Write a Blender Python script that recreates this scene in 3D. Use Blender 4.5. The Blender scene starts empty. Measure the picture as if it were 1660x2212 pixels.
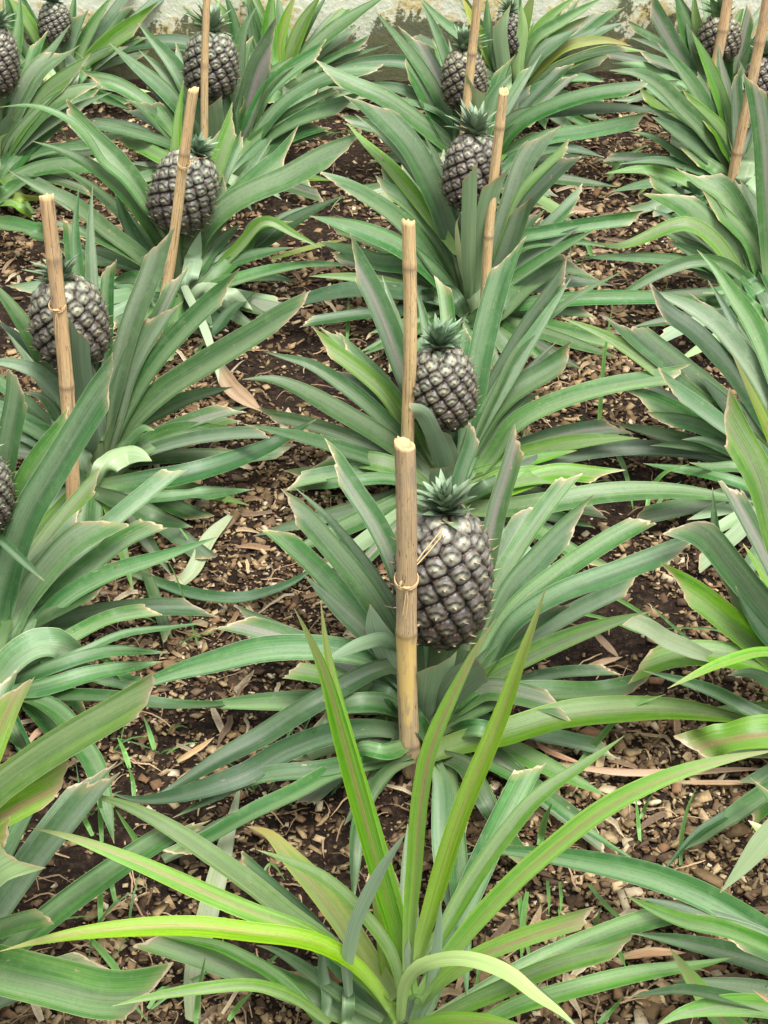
import bpy, math, random
import numpy as np
from mathutils import Vector, Matrix
C = bpy.context.scene
COL = C.collection
random.seed(7)
rng = np.random.default_rng(11)
R = math.radians

# ---------------------------------------------------------------- camera
CAM_H, PITCH, F = 1.5, R(33.0), 1500.0
cd = bpy.data.cameras.new('camera'); cam = bpy.data.objects.new('camera', cd); COL.objects.link(cam)
cam.location = (0, 0, CAM_H); cam.rotation_euler = (R(90) - PITCH, 0, 0)
cd.sensor_fit = 'VERTICAL'; cd.sensor_height = 24; cd.lens = F / 1024 * 24
cd.clip_start = 0.05; cd.clip_end = 200
C.camera = cam
# ---------------------------------------------------------------- world + sun
SUN_EL, SUN_AZ = R(66), R(150)
W = bpy.data.worlds.new('World'); C.world = W; W.use_nodes = True
nt = W.node_tree; nt.nodes.clear()
out = nt.nodes.new('ShaderNodeOutputWorld'); bg = nt.nodes.new('ShaderNodeBackground')
sky = nt.nodes.new('ShaderNodeTexSky'); sky.sky_type = 'NISHITA'; sky.sun_disc = False
sky.sun_elevation = SUN_EL; sky.sun_rotation = SUN_AZ; sky.dust_density = 4; sky.air_density = 1.0
hs = nt.nodes.new('ShaderNodeHueSaturation'); hs.inputs['Saturation'].default_value = 0.12
nt.links.new(sky.outputs[0], hs.inputs['Color']); nt.links.new(hs.outputs[0], bg.inputs[0])
bg.inputs[1].default_value = 0.115
nt.links.new(bg.outputs[0], out.inputs[0])
sd = bpy.data.lights.new('sun', 'SUN'); sd.energy = 1.5; sd.angle = R(22); sd.color = (1, 0.97, 0.91)
so = bpy.data.objects.new('sun', sd); COL.objects.link(so)
sdir = Vector((math.sin(SUN_AZ) * math.cos(SUN_EL), math.cos(SUN_AZ) * math.cos(SUN_EL), math.sin(SUN_EL)))
so.rotation_euler = sdir.to_track_quat('Z', 'Y').to_euler(); so.location = (0, 0, 6)
C.view_settings.view_transform = 'Standard'; C.view_settings.look = 'None'
C.view_settings.exposure = 1.5; C.view_settings.gamma = 1
C.cycles.max_bounces = 6; C.cycles.diffuse_bounces = 3; C.cycles.transmission_bounces = 4

# ---------------------------------------------------------------- pixel helpers
CP, SP = math.cos(PITCH), math.sin(PITCH)
K = 768 / 1660.0
CROPS = {c: ((i % 3) * 553.2, (i // 3) * 553.2) for i, c in enumerate('ABCDEFGHIJKL')}
def ray(x, y):          # x, y in the 1660 x 2212 view of the photograph
    a = (x * K - 384) / F; b = (512 - y * K) / F
    return np.array([a, CP + b * SP, -SP + b * CP])
def at_y(x, y, Y):
    d = ray(x, y); return np.array([0, 0, CAM_H]) + d * (Y / d[1])
def at_z(x, y, Z=0.0):
    d = ray(x, y); return np.array([0, 0, CAM_H]) + d * ((Z - CAM_H) / d[2])
def parse(s):
    left, right = s.split('|')
    crop = None; pts = []
    for tok in left.split():
        if tok in CROPS: crop = CROPS[tok]
        elif tok == 'Z': crop = None
        else:
            x, y = map(float, tok.split(','))
            pts.append((crop[0] + x / 3, crop[1] + y / 3) if crop else (x, y))
    return pts, right.split()
def catmull(P, ts):
    P = np.asarray(P, float)
    seg = np.linalg.norm(np.diff(P, axis=0), axis=1); s = np.concatenate([[0], np.cumsum(seg)]); s /= s[-1]
    m = np.zeros_like(P)
    for i in range(len(P)):
        a, b = max(0, i - 1), min(len(P) - 1, i + 1)
        m[i] = (P[b] - P[a]) / (s[b] - s[a])
    outp = np.zeros((len(ts), P.shape[1]))
    for k, t in enumerate(ts):
        t = min(max(t, 0), 1); i = min(max(np.searchsorted(s, t, 'right') - 1, 0), len(P) - 2)
        h = s[i + 1] - s[i]; u = (t - s[i]) / h
        outp[k] = ((2*u**3 - 3*u*u + 1) * P[i] + (u**3 - 2*u*u + u) * h * m[i] + (-2*u**3 + 3*u*u) * P[i+1] + (u**3 - u*u) * h * m[i+1])
    return outp
def link(name, me, mat, parent=None, smooth=True):
    o = bpy.data.objects.new(name, me); COL.objects.link(o)
    if mat is not None and not me.materials: me.materials.append(mat)
    if parent is not None:
        o.parent = parent; o.matrix_parent_inverse = Matrix.Translation(-parent.location)
    if smooth: me.polygons.foreach_set('use_smooth', [True] * len(me.polygons))
    return o
def mesh_np(name, V, Fq, uv=None, attrs=None, cols=None):
    me = bpy.data.meshes.new(name)
    V = np.asarray(V, np.float32); Fq = np.asarray(Fq, np.int32); n = Fq.shape[1]
    me.vertices.add(len(V)); me.vertices.foreach_set('co', V.ravel())
    me.loops.add(Fq.size); me.loops.foreach_set('vertex_index', Fq.ravel())
    me.polygons.add(len(Fq)); me.polygons.foreach_set('loop_start', np.arange(0, Fq.size, n, dtype=np.int32))
    me.update(calc_edges=True)
    if uv is not None:
        l = me.uv_layers.new(name='UVMap'); l.data.foreach_set('uv', np.asarray(uv, np.float32)[Fq.ravel()].ravel())
    for k, a in (attrs or {}).items():
        at = me.attributes.new(k, 'FLOAT', 'POINT'); at.data.foreach_set('value', np.asarray(a, np.float32))
    for k, a in (cols or {}).items():
        at = me.attributes.new(k, 'FLOAT_COLOR', 'POINT')
        at.data.foreach_set('color', np.column_stack([a, np.ones(len(a))]).astype(np.float32).ravel())
    me.validate(); me.update()
    return me
def empty(name, loc):
    o = bpy.data.objects.new(name, None); COL.objects.link(o); o.location = loc; o.empty_display_size = .05
    return o
def tag(o, label=None, cat=None, group=None, kind=None):
    if label: o['label'] = label
    if cat: o['category'] = cat
    if group: o['group'] = group
    if kind: o['kind'] = kind
    return o

# ---------------------------------------------------------------- value noise (ground heights, chip density)
_tab = rng.random((256, 256))
def vnoise(x, y, s):
    x = np.asarray(x) * s + 37.3; y = np.asarray(y) * s + 91.7
    xi = np.floor(x).astype(int); yi = np.floor(y).astype(int); fx = x - xi; fy = y - yi
    fx = fx*fx*(3-2*fx); fy = fy*fy*(3-2*fy)
    g = lambda a, b: _tab[a % 256, b % 256]
    return (g(xi, yi)*(1-fx)+g(xi+1, yi)*fx)*(1-fy)+(g(xi, yi+1)*(1-fx)+g(xi+1, yi+1)*fx)*fy
def gh(x, y):
    return (vnoise(x, y, 2.2)-.5)*.035 + (vnoise(x, y, 9)-.5)*.016 + (vnoise(x, y, 31)-.5)*.009 + (vnoise(x, y, 90)-.5)*.004 - .006

# ---------------------------------------------------------------- materials
class NB:
    def __init__(s, name):
        s.m = bpy.data.materials.new(name); s.m.use_nodes = True; s.t = s.m.node_tree; s.t.nodes.clear()
        s.out = s.n('ShaderNodeOutputMaterial')
    def n(s, typ, **kw):
        x = s.t.nodes.new(typ)
        for k, v in kw.items(): setattr(x, k, v)
        return x
    def set(s, sock, v):
        if hasattr(v, 'links') or isinstance(v, bpy.types.NodeSocket): s.t.links.new(v, sock)
        elif isinstance(v, (tuple, list)) and len(v) == 3 and sock.type == 'RGBA': sock.default_value = (*v, 1)
        else: sock.default_value = v
    def math(s, op, a, b=0.0, c=0.0, clamp=False):
        x = s.n('ShaderNodeMath', operation=op); x.use_clamp = clamp
        for i, v in enumerate((a, b, c)): s.set(x.inputs[i], v)
        return x.outputs[0]
    def mix(s, f, a, b, mode='MIX'):
        x = s.n('ShaderNodeMix', data_type='RGBA', blend_type=mode)
        s.set(x.inputs[0], f); s.set(x.inputs[6], a); s.set(x.inputs[7], b); return x.outputs[2]
    def ss(s, v, a, b, lo=0.0, hi=1.0):
        x = s.n('ShaderNodeMapRange', interpolation_type='SMOOTHSTEP')
        for i, q in enumerate((v, a, b, lo, hi)): s.set(x.inputs[i], q)
        return x.outputs[0]
    def noise(s, vec, scale, detail=3, rough=.55, dist=0.0):
        x = s.n('ShaderNodeTexNoise'); 
        if vec is not None: s.t.links.new(vec, x.inputs['Vector'])
        x.inputs['Scale'].default_value = scale; x.inputs['Detail'].default_value = detail
        x.inputs['Roughness'].default_value = rough; x.inputs['Distortion'].default_value = dist
        return x.outputs[0]
    def attr(s, name):
        return s.n('ShaderNodeAttribute', attribute_name=name)
    def comb(s, x, y, z):
        c = s.n('ShaderNodeCombineXYZ')
        for i, v in enumerate((x, y, z)): s.set(c.inputs[i], v)
        return c.outputs[0]

def leaf_mat(name, base, bright, silver, rib, ribamt, under, margin, trans=.12, rough=.42, tipcol=None, tipamt=0.0):
    b = NB(name)
    uv = b.n('ShaderNodeTexCoord').outputs['UV']; sp = b.n('ShaderNodeSeparateXYZ'); b.t.links.new(uv, sp.inputs[0])
    u, v = sp.outputs[0], sp.outputs[1]
    rnd = b.n('ShaderNodeObjectInfo').outputs['Random']
    off = b.math('MULTIPLY', rnd, 57.0)
    uo = b.math('ADD', u, off)
    # lengthwise fibres
    f1 = b.noise(b.comb(b.math('MULTIPLY', uo, 34.0), b.math('MULTIPLY', v, 1.6), off), 1.0, 3)
    f2 = b.noise(b.comb(b.math('MULTIPLY', uo, 5.0), b.math('MULTIPLY', v, 2.2), off), 1.0, 2)
    sp1 = b.noise(b.comb(b.math('MULTIPLY', uo, 9.0), b.math('MULTIPLY', v, 60.0), off), 1.3, 4, .7)
    du = b.math('SUBTRACT', u, .5); au = b.math('ABSOLUTE', du)
    side = b.math('SUBTRACT', b.math('MULTIPLY', b.math('GREATER_THAN', b.math('FRACT', b.math('MULTIPLY', rnd, 7.31)), .5), 2.0), 1.0)
    sd_ = b.math('MULTIPLY', du, side)
    # silver wax beside the rib, with sky sheen painted more onto one half
    wax_sheen = b.ss(b.math('ADD', sd_, b.math('MULTIPLY', b.math('SUBTRACT', f2, .5), .45)), -.30, .42)
    wax_sheen = b.math('MULTIPLY', wax_sheen, b.ss(au, .47, .30))
    wax_sheen = b.math('MULTIPLY', wax_sheen, b.math('ADD', b.math('MULTIPLY', f1, .9), .45), clamp=True)
    col = b.mix(b.math('MULTIPLY', b.ss(f2, .35, .7), .8), base, bright)
    col = b.mix(wax_sheen, col, silver)
    # rib stripe, offset a touch
    ru = b.math('SUBTRACT', sd_, b.math('ADD', b.math('MULTIPLY', f2, .10), -.01))
    ribf = b.ss(b.math('ABSOLUTE', ru), .17, .03)
    ribf = b.math('MULTIPLY', ribf, b.math('MULTIPLY', b.ss(v, .05, .55), b.math('MULTIPLY', b.math('ADD', b.math('MULTIPLY', b.math('FRACT', b.math('MULTIPLY', rnd, 3.77)), .8), .35), ribamt)))
    col = b.mix(b.math('MULTIPLY', ribf, b.math('ADD', f1, .35)), col, rib)
    fl_ = b.noise(b.comb(b.math('MULTIPLY', uo, 110.0), b.math('MULTIPLY', v, 2.5), off), 1.0, 2)
    col = b.mix(b.ss(fl_, .40, .66, 0, .30), col, tuple(c*.4 for c in base))
    dst = b.noise(b.n('ShaderNodeTexCoord').outputs['Object'], 46.0, 5, .7)
    col = b.mix(b.ss(dst, .46, .72, 0, .28), col, silver)
    # dark crease line
    col = b.mix(b.math('MULTIPLY', b.ss(b.math('ABSOLUTE', b.math('ADD', ru, .07)), .018, .0), .4), col, base)
    # fine mottling
    col = b.mix(b.math('MULTIPLY', b.ss(sp1, .50, .72), .30), col, tuple(c*.45 for c in base))
    col = b.mix(b.math('MULTIPLY', b.ss(f1, .35, .75), .22), col, tuple(min(1, c*1.9+.02) for c in bright))
    # pale base of the blade, coloured tip
    col = b.mix(b.math('MULTIPLY', b.ss(v, .22, .0), .45), col, (.22, .30, .14))
    if tipcol: col = b.mix(b.math('MULTIPLY', b.ss(b.math('ADD', v, b.math('MULTIPLY', f2, .3)), .85, 1.15), tipamt), col, tipcol)
    # sparse scars
    sc = b.noise(b.comb(b.math('MULTIPLY', uo, 3.0), b.math('MULTIPLY', v, 9.0), off), 1.7, 5, .75)
    col = b.mix(b.ss(sc, .64, .70, 0, .7), col, (.36, .27, .15))
    # underside
    un = b.mix(b.ss(f1, .3, .7), under, tuple(c*1.45 for c in under))
    g = b.n('ShaderNodeNewGeometry').outputs['Backfacing']
    col = b.mix(g, col, un)
    # edges
    eg = b.ss(b.math('ADD', au, b.math('MULTIPLY', b.math('SUBTRACT', sp1, .5), .012)), .480, .497)
    col = b.mix(b.math('MULTIPLY', eg, .6), col, margin)
    cut = b.attr('cut').outputs['Fac']
    cn = b.math('ADD', cut, b.math('MULTIPLY', b.math('SUBTRACT', dst, .5), .030))
    ce = b.ss(cn, .0048, .0015)
    col = b.mix(ce, col, (.52, .42, .28))
    ce2 = b.ss(cn, .024, .002, 0, .45)
    col = b.mix(ce2, col, (.30, .26, .13))
    hsv = b.n('ShaderNodeHueSaturation'); b.t.links.new(col, hsv.inputs['Color'])
    b.set(hsv.inputs['Hue'], b.math('ADD', .474, b.math('MULTIPLY', rnd, .028)))
    b.set(hsv.inputs['Value'], b.math('ADD', .72, b.math('MULTIPLY', b.math('FRACT', b.math('MULTIPLY', rnd, 11.7)), .52)))
    b.set(hsv.inputs['Saturation'], b.math('ADD', .90, b.math('MULTIPLY', b.math('FRACT', b.math('MULTIPLY', rnd, 23.1)), .22)))
    col = hsv.outputs[0]
    p = b.n('ShaderNodeBsdfPrincipled'); b.set(p.inputs['Base Color'], col)
    b.set(p.inputs['Roughness'], b.math('ADD', rough - .08, b.math('MULTIPLY', f1, .2)))
    p.inputs['Specular IOR Level'].default_value = .38
    bmp = b.n('ShaderNodeBump'); bmp.inputs['Strength'].default_value = .35; bmp.inputs['Distance'].default_value = .0012
    b.t.links.new(f1, bmp.inputs['Height']); b.t.links.new(bmp.outputs[0], p.inputs['Normal'])
    tr = b.n('ShaderNodeBsdfTranslucent'); b.set(tr.inputs[0], b.mix(.5, col, bright))
    mx = b.n('ShaderNodeMixShader'); mx.inputs[0].default_value = trans
    b.t.links.new(p.outputs[0], mx.inputs[1]); b.t.links.new(tr.outputs[0], mx.inputs[2])
    b.t.links.new(mx.outputs[0], b.out.inputs[0])
    return b.m
TAN = (.45, .40, .24)
PURP = (.20, .165, .155)
LM = {
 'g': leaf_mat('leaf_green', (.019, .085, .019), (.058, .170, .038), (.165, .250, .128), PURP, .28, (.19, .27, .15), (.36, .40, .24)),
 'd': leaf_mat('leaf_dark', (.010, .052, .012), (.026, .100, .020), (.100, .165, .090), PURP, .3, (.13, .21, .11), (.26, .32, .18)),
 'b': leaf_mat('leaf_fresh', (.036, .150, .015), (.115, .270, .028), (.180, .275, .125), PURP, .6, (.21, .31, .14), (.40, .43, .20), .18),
 'p': leaf_mat('leaf_purple', (.026, .085, .022), (.060, .145, .038), (.180, .205, .155), (.235, .190, .180), 1.1, (.19, .25, .16), (.34, .36, .24)),
 's': leaf_mat('leaf_silver', (.060, .135, .055), (.100, .190, .080), (.225, .295, .195), PURP, .2, (.16, .23, .145), (.42, .40, .26)),
 'l': leaf_mat('leaf_lime', (.062, .200, .014), (.150, .310, .028), (.160, .300, .060), (.25, .160, .085), 1.25, (.25, .36, .15), (.36, .52, .04), .20, .38, (.24, .19, .12), .5),
 'y': leaf_mat('leaf_yellow', (.150, .270, .030), (.290, .350, .050), (.240, .320, .130), (.28, .21, .11), .7, (.30, .36, .18), TAN, .2, .45, (.42, .30, .08), .7),
 'w': leaf_mat('leaf_wilted', (.200, .280, .140), (.300, .370, .190), (.320, .390, .250), (.32, .30, .17), .4, (.28, .35, .22), (.45, .42, .28), .15, .55),
 't': leaf_mat('leaf_dry', (.300, .190, .095), (.460, .320, .170), (.480, .370, .230), (.24, .13, .06), .6, (.42, .30, .17), (.52, .40, .24), .1, .7),
}

# soil
b = NB('soil'); tc = b.n('ShaderNodeTexCoord').outputs['Object']
n1 = b.noise(tc, 5, 6, .65); n2 = b.noise(tc, 70, 6, .7); n3 = b.noise(tc, 260, 3, .6)
c = b.mix(b.ss(n1, .35, .65), (.008, .0055, .004), (.024, .015, .010)); c = b.mix(b.ss(n2, .45, .70), c, (.060, .038, .024))
c = b.mix(b.ss(n3, .66, .74), c, (.25, .17, .10))
p = b.n('ShaderNodeBsdfPrincipled'); b.set(p.inputs['Base Color'], c); p.inputs['Roughness'].default_value = .95; p.inputs['Specular IOR Level'].default_value = .12
bp = b.n('ShaderNodeBump'); bp.inputs['Strength'].default_value = .9; bp.inputs['Distance'].default_value = .010
b.set(bp.inputs['Height'], b.math('ADD', n2, b.math('MULTIPLY', n3, .5))); b.t.links.new(bp.outputs[0], p.inputs['Normal'])
b.t.links.new(p.outputs[0], b.out.inputs[0]); M_SOIL = b.m
# chips / any mesh with a colour attribute
def col_mat(name, rough=.8, scale=240, trans=0.0, amt=.5):
    b = NB(name); a = b.attr('col').outputs['Color']; tc = b.n('ShaderNodeTexCoord').outputs['Object']
    n = b.noise(tc, scale, 4, .7); c = b.mix(b.ss(n, .3, .75, 0, amt), a, b.mix(1.0, a, (.45, .38, .32), 'MULTIPLY'))
    p = b.n('ShaderNodeBsdfPrincipled'); b.set(p.inputs['Base Color'], c); p.inputs['Roughness'].default_value = rough; p.inputs['Specular IOR Level'].default_value = .15 if rough > .7 else .5
    bp = b.n('ShaderNodeBump'); bp.inputs['Strength'].default_value = .5; bp.inputs['Distance'].default_value = .001
    b.t.links.new(n, bp.inputs['Height']); b.t.links.new(bp.outputs[0], p.inputs['Normal'])
    if trans:
        tr = b.n('ShaderNodeBsdfTranslucent'); b.set(tr.inputs[0], c); mx = b.n('ShaderNodeMixShader'); mx.inputs[0].default_value = trans
        b.t.links.new(p.outputs[0], mx.inputs[1]); b.t.links.new(tr.outputs[0], mx.inputs[2]); b.t.links.new(mx.outputs[0], b.out.inputs[0])
    else: b.t.links.new(p.outputs[0], b.out.inputs[0])
    return b.m
M_CHIP = col_mat('wood_chips'); M_GRASS = col_mat('grass_blade', .5, 100, .2, .25)
M_FRUIT = col_mat('pineapple_skin', .36, 420, 0, .3); M_CROWN = col_mat('crown_leaf', .5, 200, .1, .25)
M_TWINE = col_mat('twine', .9, 900)
# bamboo
def bamboo_mat(name, tint, dark):
    b = NB(name); uv = b.n('ShaderNodeTexCoord').outputs['UV']; sp = b.n('ShaderNodeSeparateXYZ'); b.t.links.new(uv, sp.inputs[0])
    rnd = b.n('ShaderNodeObjectInfo').outputs['Random']; off = b.math('MULTIPLY', rnd, 40.0)
    f = b.noise(b.comb(b.math('MULTIPLY', sp.outputs[0], 26.0), b.math('MULTIPLY', sp.outputs[1], 5.0), off), 1, 5, .7)
    g = b.noise(b.comb(b.math('MULTIPLY', sp.outputs[0], 3.0), b.math('MULTIPLY', sp.outputs[1], 7.0), off), 1, 5, .65)
    s = b.noise(b.comb(b.math('MULTIPLY', sp.outputs[0], 30.0), b.math('MULTIPLY', sp.outputs[1], 60.0), off), 1, 3, .7)
    c = b.mix(b.ss(f, .38, .62), tuple(t*.60 for t in tint), tint)
    c = b.mix(b.ss(g, .44, .60, 0, .9), c, dark)
    c = b.mix(b.ss(f, .53, .62, 0, .75), c, (.10, .065, .035))
    c = b.mix(b.ss(s, .60, .68, 0, .8), c, (.045, .028, .018))
    pa = b.attr('patch').outputs['Fac']; c = b.mix(pa, c, b.mix(b.ss(f, .4, .7), (.54, .38, .13), (.46, .30, .11)))
    wz = b.noise(b.comb(b.math('MULTIPLY', sp.outputs[0], 6.0), b.math('MULTIPLY', sp.outputs[1], 16.0), off), 1, 5, .75)
    c = b.mix(b.ss(wz, .52, .64, 0, .6), c, (.20, .17, .13))
    a = b.attr('node').outputs['Fac']; c = b.mix(b.math('MULTIPLY', a, .75), c, (.13, .085, .05))
    q = b.attr('cutend').outputs['Fac']; c = b.mix(q, c, (.58, .38, .18))
    p = b.n('ShaderNodeBsdfPrincipled'); b.set(p.inputs['Base Color'], c); p.inputs['Roughness'].default_value = .62
    bp = b.n('ShaderNodeBump'); bp.inputs['Strength'].default_value = .5; bp.inputs['Distance'].default_value = .0015
    b.t.links.new(f, bp.inputs['Height']); b.t.links.new(bp.outputs[0], p.inputs['Normal']); b.t.links.new(p.outputs[0], b.out.inputs[0])
    return b.m
M_BAM = {'gold': bamboo_mat('bamboo_gold', (.70, .50, .24), (.50, .34, .16)), 'grey': bamboo_mat('bamboo_grey', (.54, .385, .21), (.34, .235, .13)),
         'tan': bamboo_mat('bamboo_tan', (.64, .44, .22), (.44, .28, .14))}
# wall
b = NB('wall_limewash'); tc = b.n('ShaderNodeTexCoord').outputs['Object']; sp = b.n('ShaderNodeSeparateXYZ'); b.t.links.new(tc, sp.inputs[0])
n1 = b.noise(tc, 3.2, 7, .68, .4); n2 = b.noise(tc, 11, 6, .7, .3); n3 = b.noise(tc, 60, 5, .7); n4 = b.noise(tc, 1.4, 4, .6)
z = sp.outputs[2]
c = b.mix(b.ss(n2, .35, .65), (.50, .52, .40), (.66, .67, .56)); c = b.mix(b.ss(n3, .50, .70, 0, .5), c, (.45, .43, .28))
c = b.mix(b.ss(n1, .46, .62, 0, .6), c, (.36, .42, .22))
lim = b.math('SUBTRACT', b.math('ADD', n2, b.math('MULTIPLY', n3, .25)), b.math('MULTIPLY', z, .9))
c = b.mix(b.ss(lim, .40, .52, 0, .9), c, (.46, .36, .14))
dk = b.math('SUBTRACT', b.math('ADD', b.math('ADD', n1, b.math('MULTIPLY', n2, .35)), b.math('MULTIPLY', n3, .18)), b.math('MULTIPLY', z, 1.3))
c = b.mix(b.ss(dk, .52, .56, 0, .93), c, b.mix(n3, (.028, .036, .020), (.11, .12, .055)))
p = b.n('ShaderNodeBsdfPrincipled'); b.set(p.inputs['Base Color'], c); p.inputs['Roughness'].default_value = .9
bp = b.n('ShaderNodeBump'); bp.inputs['Strength'].default_value = .7; bp.inputs['Distance'].default_value = .01
b.set(bp.inputs['Height'], b.math('ADD', n2, b.math('MULTIPLY', n3, .6))); b.t.links.new(bp.outputs[0], p.inputs['Normal'])
b.t.links.new(p.outputs[0], b.out.inputs[0]); M_WALL = b.m

# ---------------------------------------------------------------- ground
def grid(x0, x1, y0, y1, nx, ny, fn):
    X, Y = np.meshgrid(np.linspace(x0, x1, nx), np.linspace(y0, y1, ny))
    V = np.column_stack([X.ravel(), Y.ravel(), fn(X, Y).ravel()])
    i = np.arange(nx * ny).reshape(ny, nx)
    Fq = np.stack([i[:-1, :-1], i[:-1, 1:], i[1:, 1:], i[1:, :-1]], -1).reshape(-1, 4)
    return V, Fq
WALL_Y = 4.98
fine = grid(-2.6, 2.6, .2, WALL_Y + .15, 520, 480, gh)
o = link('soil', mesh_np('soil', *fine), M_SOIL); tag(o, kind='structure', label='dark brown crumbly planting soil of the pineapple bed')
far = grid(-60, 60, -60, 60, 2, 2, lambda x, y: x * 0 - .06)
o = link('ground', mesh_np('ground', *far), M_SOIL); tag(o, kind='structure', label='dark soil reaching beyond the bed')

# ---------------------------------------------------------------- wall (low limewashed masonry)
def wall():
    x = np.linspace(-4, 4, 161); prof = [(0, 0, -.1), (0, 0, .25), (0, 0, .6), (0, 0, 1.0), (.0, 0, 1.28), (-.03, 0, 1.30), (-.03, 0, 1.38), (.34, 0, 1.38), (.34, 0, -.1)]
    V = []
    for a in x:
        for q in prof:
            V.append((a, WALL_Y + q[0] + .012 * (float(vnoise(a, q[2], 3)) - .5), q[2]))
    n = len(prof); Fq = []
    for i in range(len(x) - 1):
        for j in range(n - 1):
            a = i * n + j; Fq.append((a, a + n, a + n + 1, a + 1))
    for i0 in (0, (len(x) - 1) * n): pass
    o = link('greenhouse_wall', mesh_np('greenhouse_wall', V, Fq), M_WALL, smooth=False)
    tag(o, 'whitewashed masonry wall with dark mould and ochre lichen behind the plants', 'wall')
wall()

# ---------------------------------------------------------------- leaf builder
def tip_rand(seed): return np.random.default_rng(abs(hash_(seed)) % (2**31))
def hash_(s):
    h = 2166136261
    for ch in s: h = ((h ^ ord(ch)) * 16777619) & 0xffffffff
    return h
NT, NU = 30, 11
WS = 0.95
def leaf_mesh(s, Y0, base, Lt=.52, lie=False):
    pts, fl = parse(s)
    wpx = float(fl[0]) / 3 * K; end = fl[1]; tone = fl[2]; d = fl[3] if len(fl) > 3 else None
    under = len(fl) > 4 and fl[4] == 'u'
    P = np.array(pts)
    seg = np.linalg.norm(np.diff(P, axis=0), axis=1).sum() * K
    depth = Y0 / ray(*P[0])[1]
    l0 = seg * depth / F
    if d in (None, 'b', 'f'):
        sg = {'b': 1, 'f': -1}.get(d, 1 if P[-1][1] < P[0][1] - 25 else -1)
        dy = sg * min(.22, .6 * math.sqrt(max(0, Lt * Lt - l0 * l0)))
        if d is None and sg > 0 and abs(P[-1][1] - P[0][1]) < abs(P[-1][0] - P[0][0]) * .6: dy *= .3
    else: dy = float(d)
    pw = .9
    if under: dy -= .085; pw = .55
    ts = np.linspace(0, 1, 41)
    px = catmull(P, ts)
    A = []
    for t, (x, y) in zip(ts, px):
        q = at_y(x, y, Y0 + dy * (t ** pw))
        zmin = .022 + .06 * math.sin(math.pi * min(t, .93)) + .012 * wpx / 15
        if lie: zmin = .012 + .012 * math.sin(3.1 * t)
        if q[2] < zmin or lie: q = at_z(x, y, zmin)
        A.append(q)
    A = np.array(A)
    for _ in range(3): A[1:-1] = A[1:-1] * .5 + (A[:-2] + A[2:]) * .25
    return blade_mesh(A, wpx * depth / F * (1 if lie else WS if Y0 < 2 else WS * .92), base, end, tone, s, under, dy)
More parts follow.
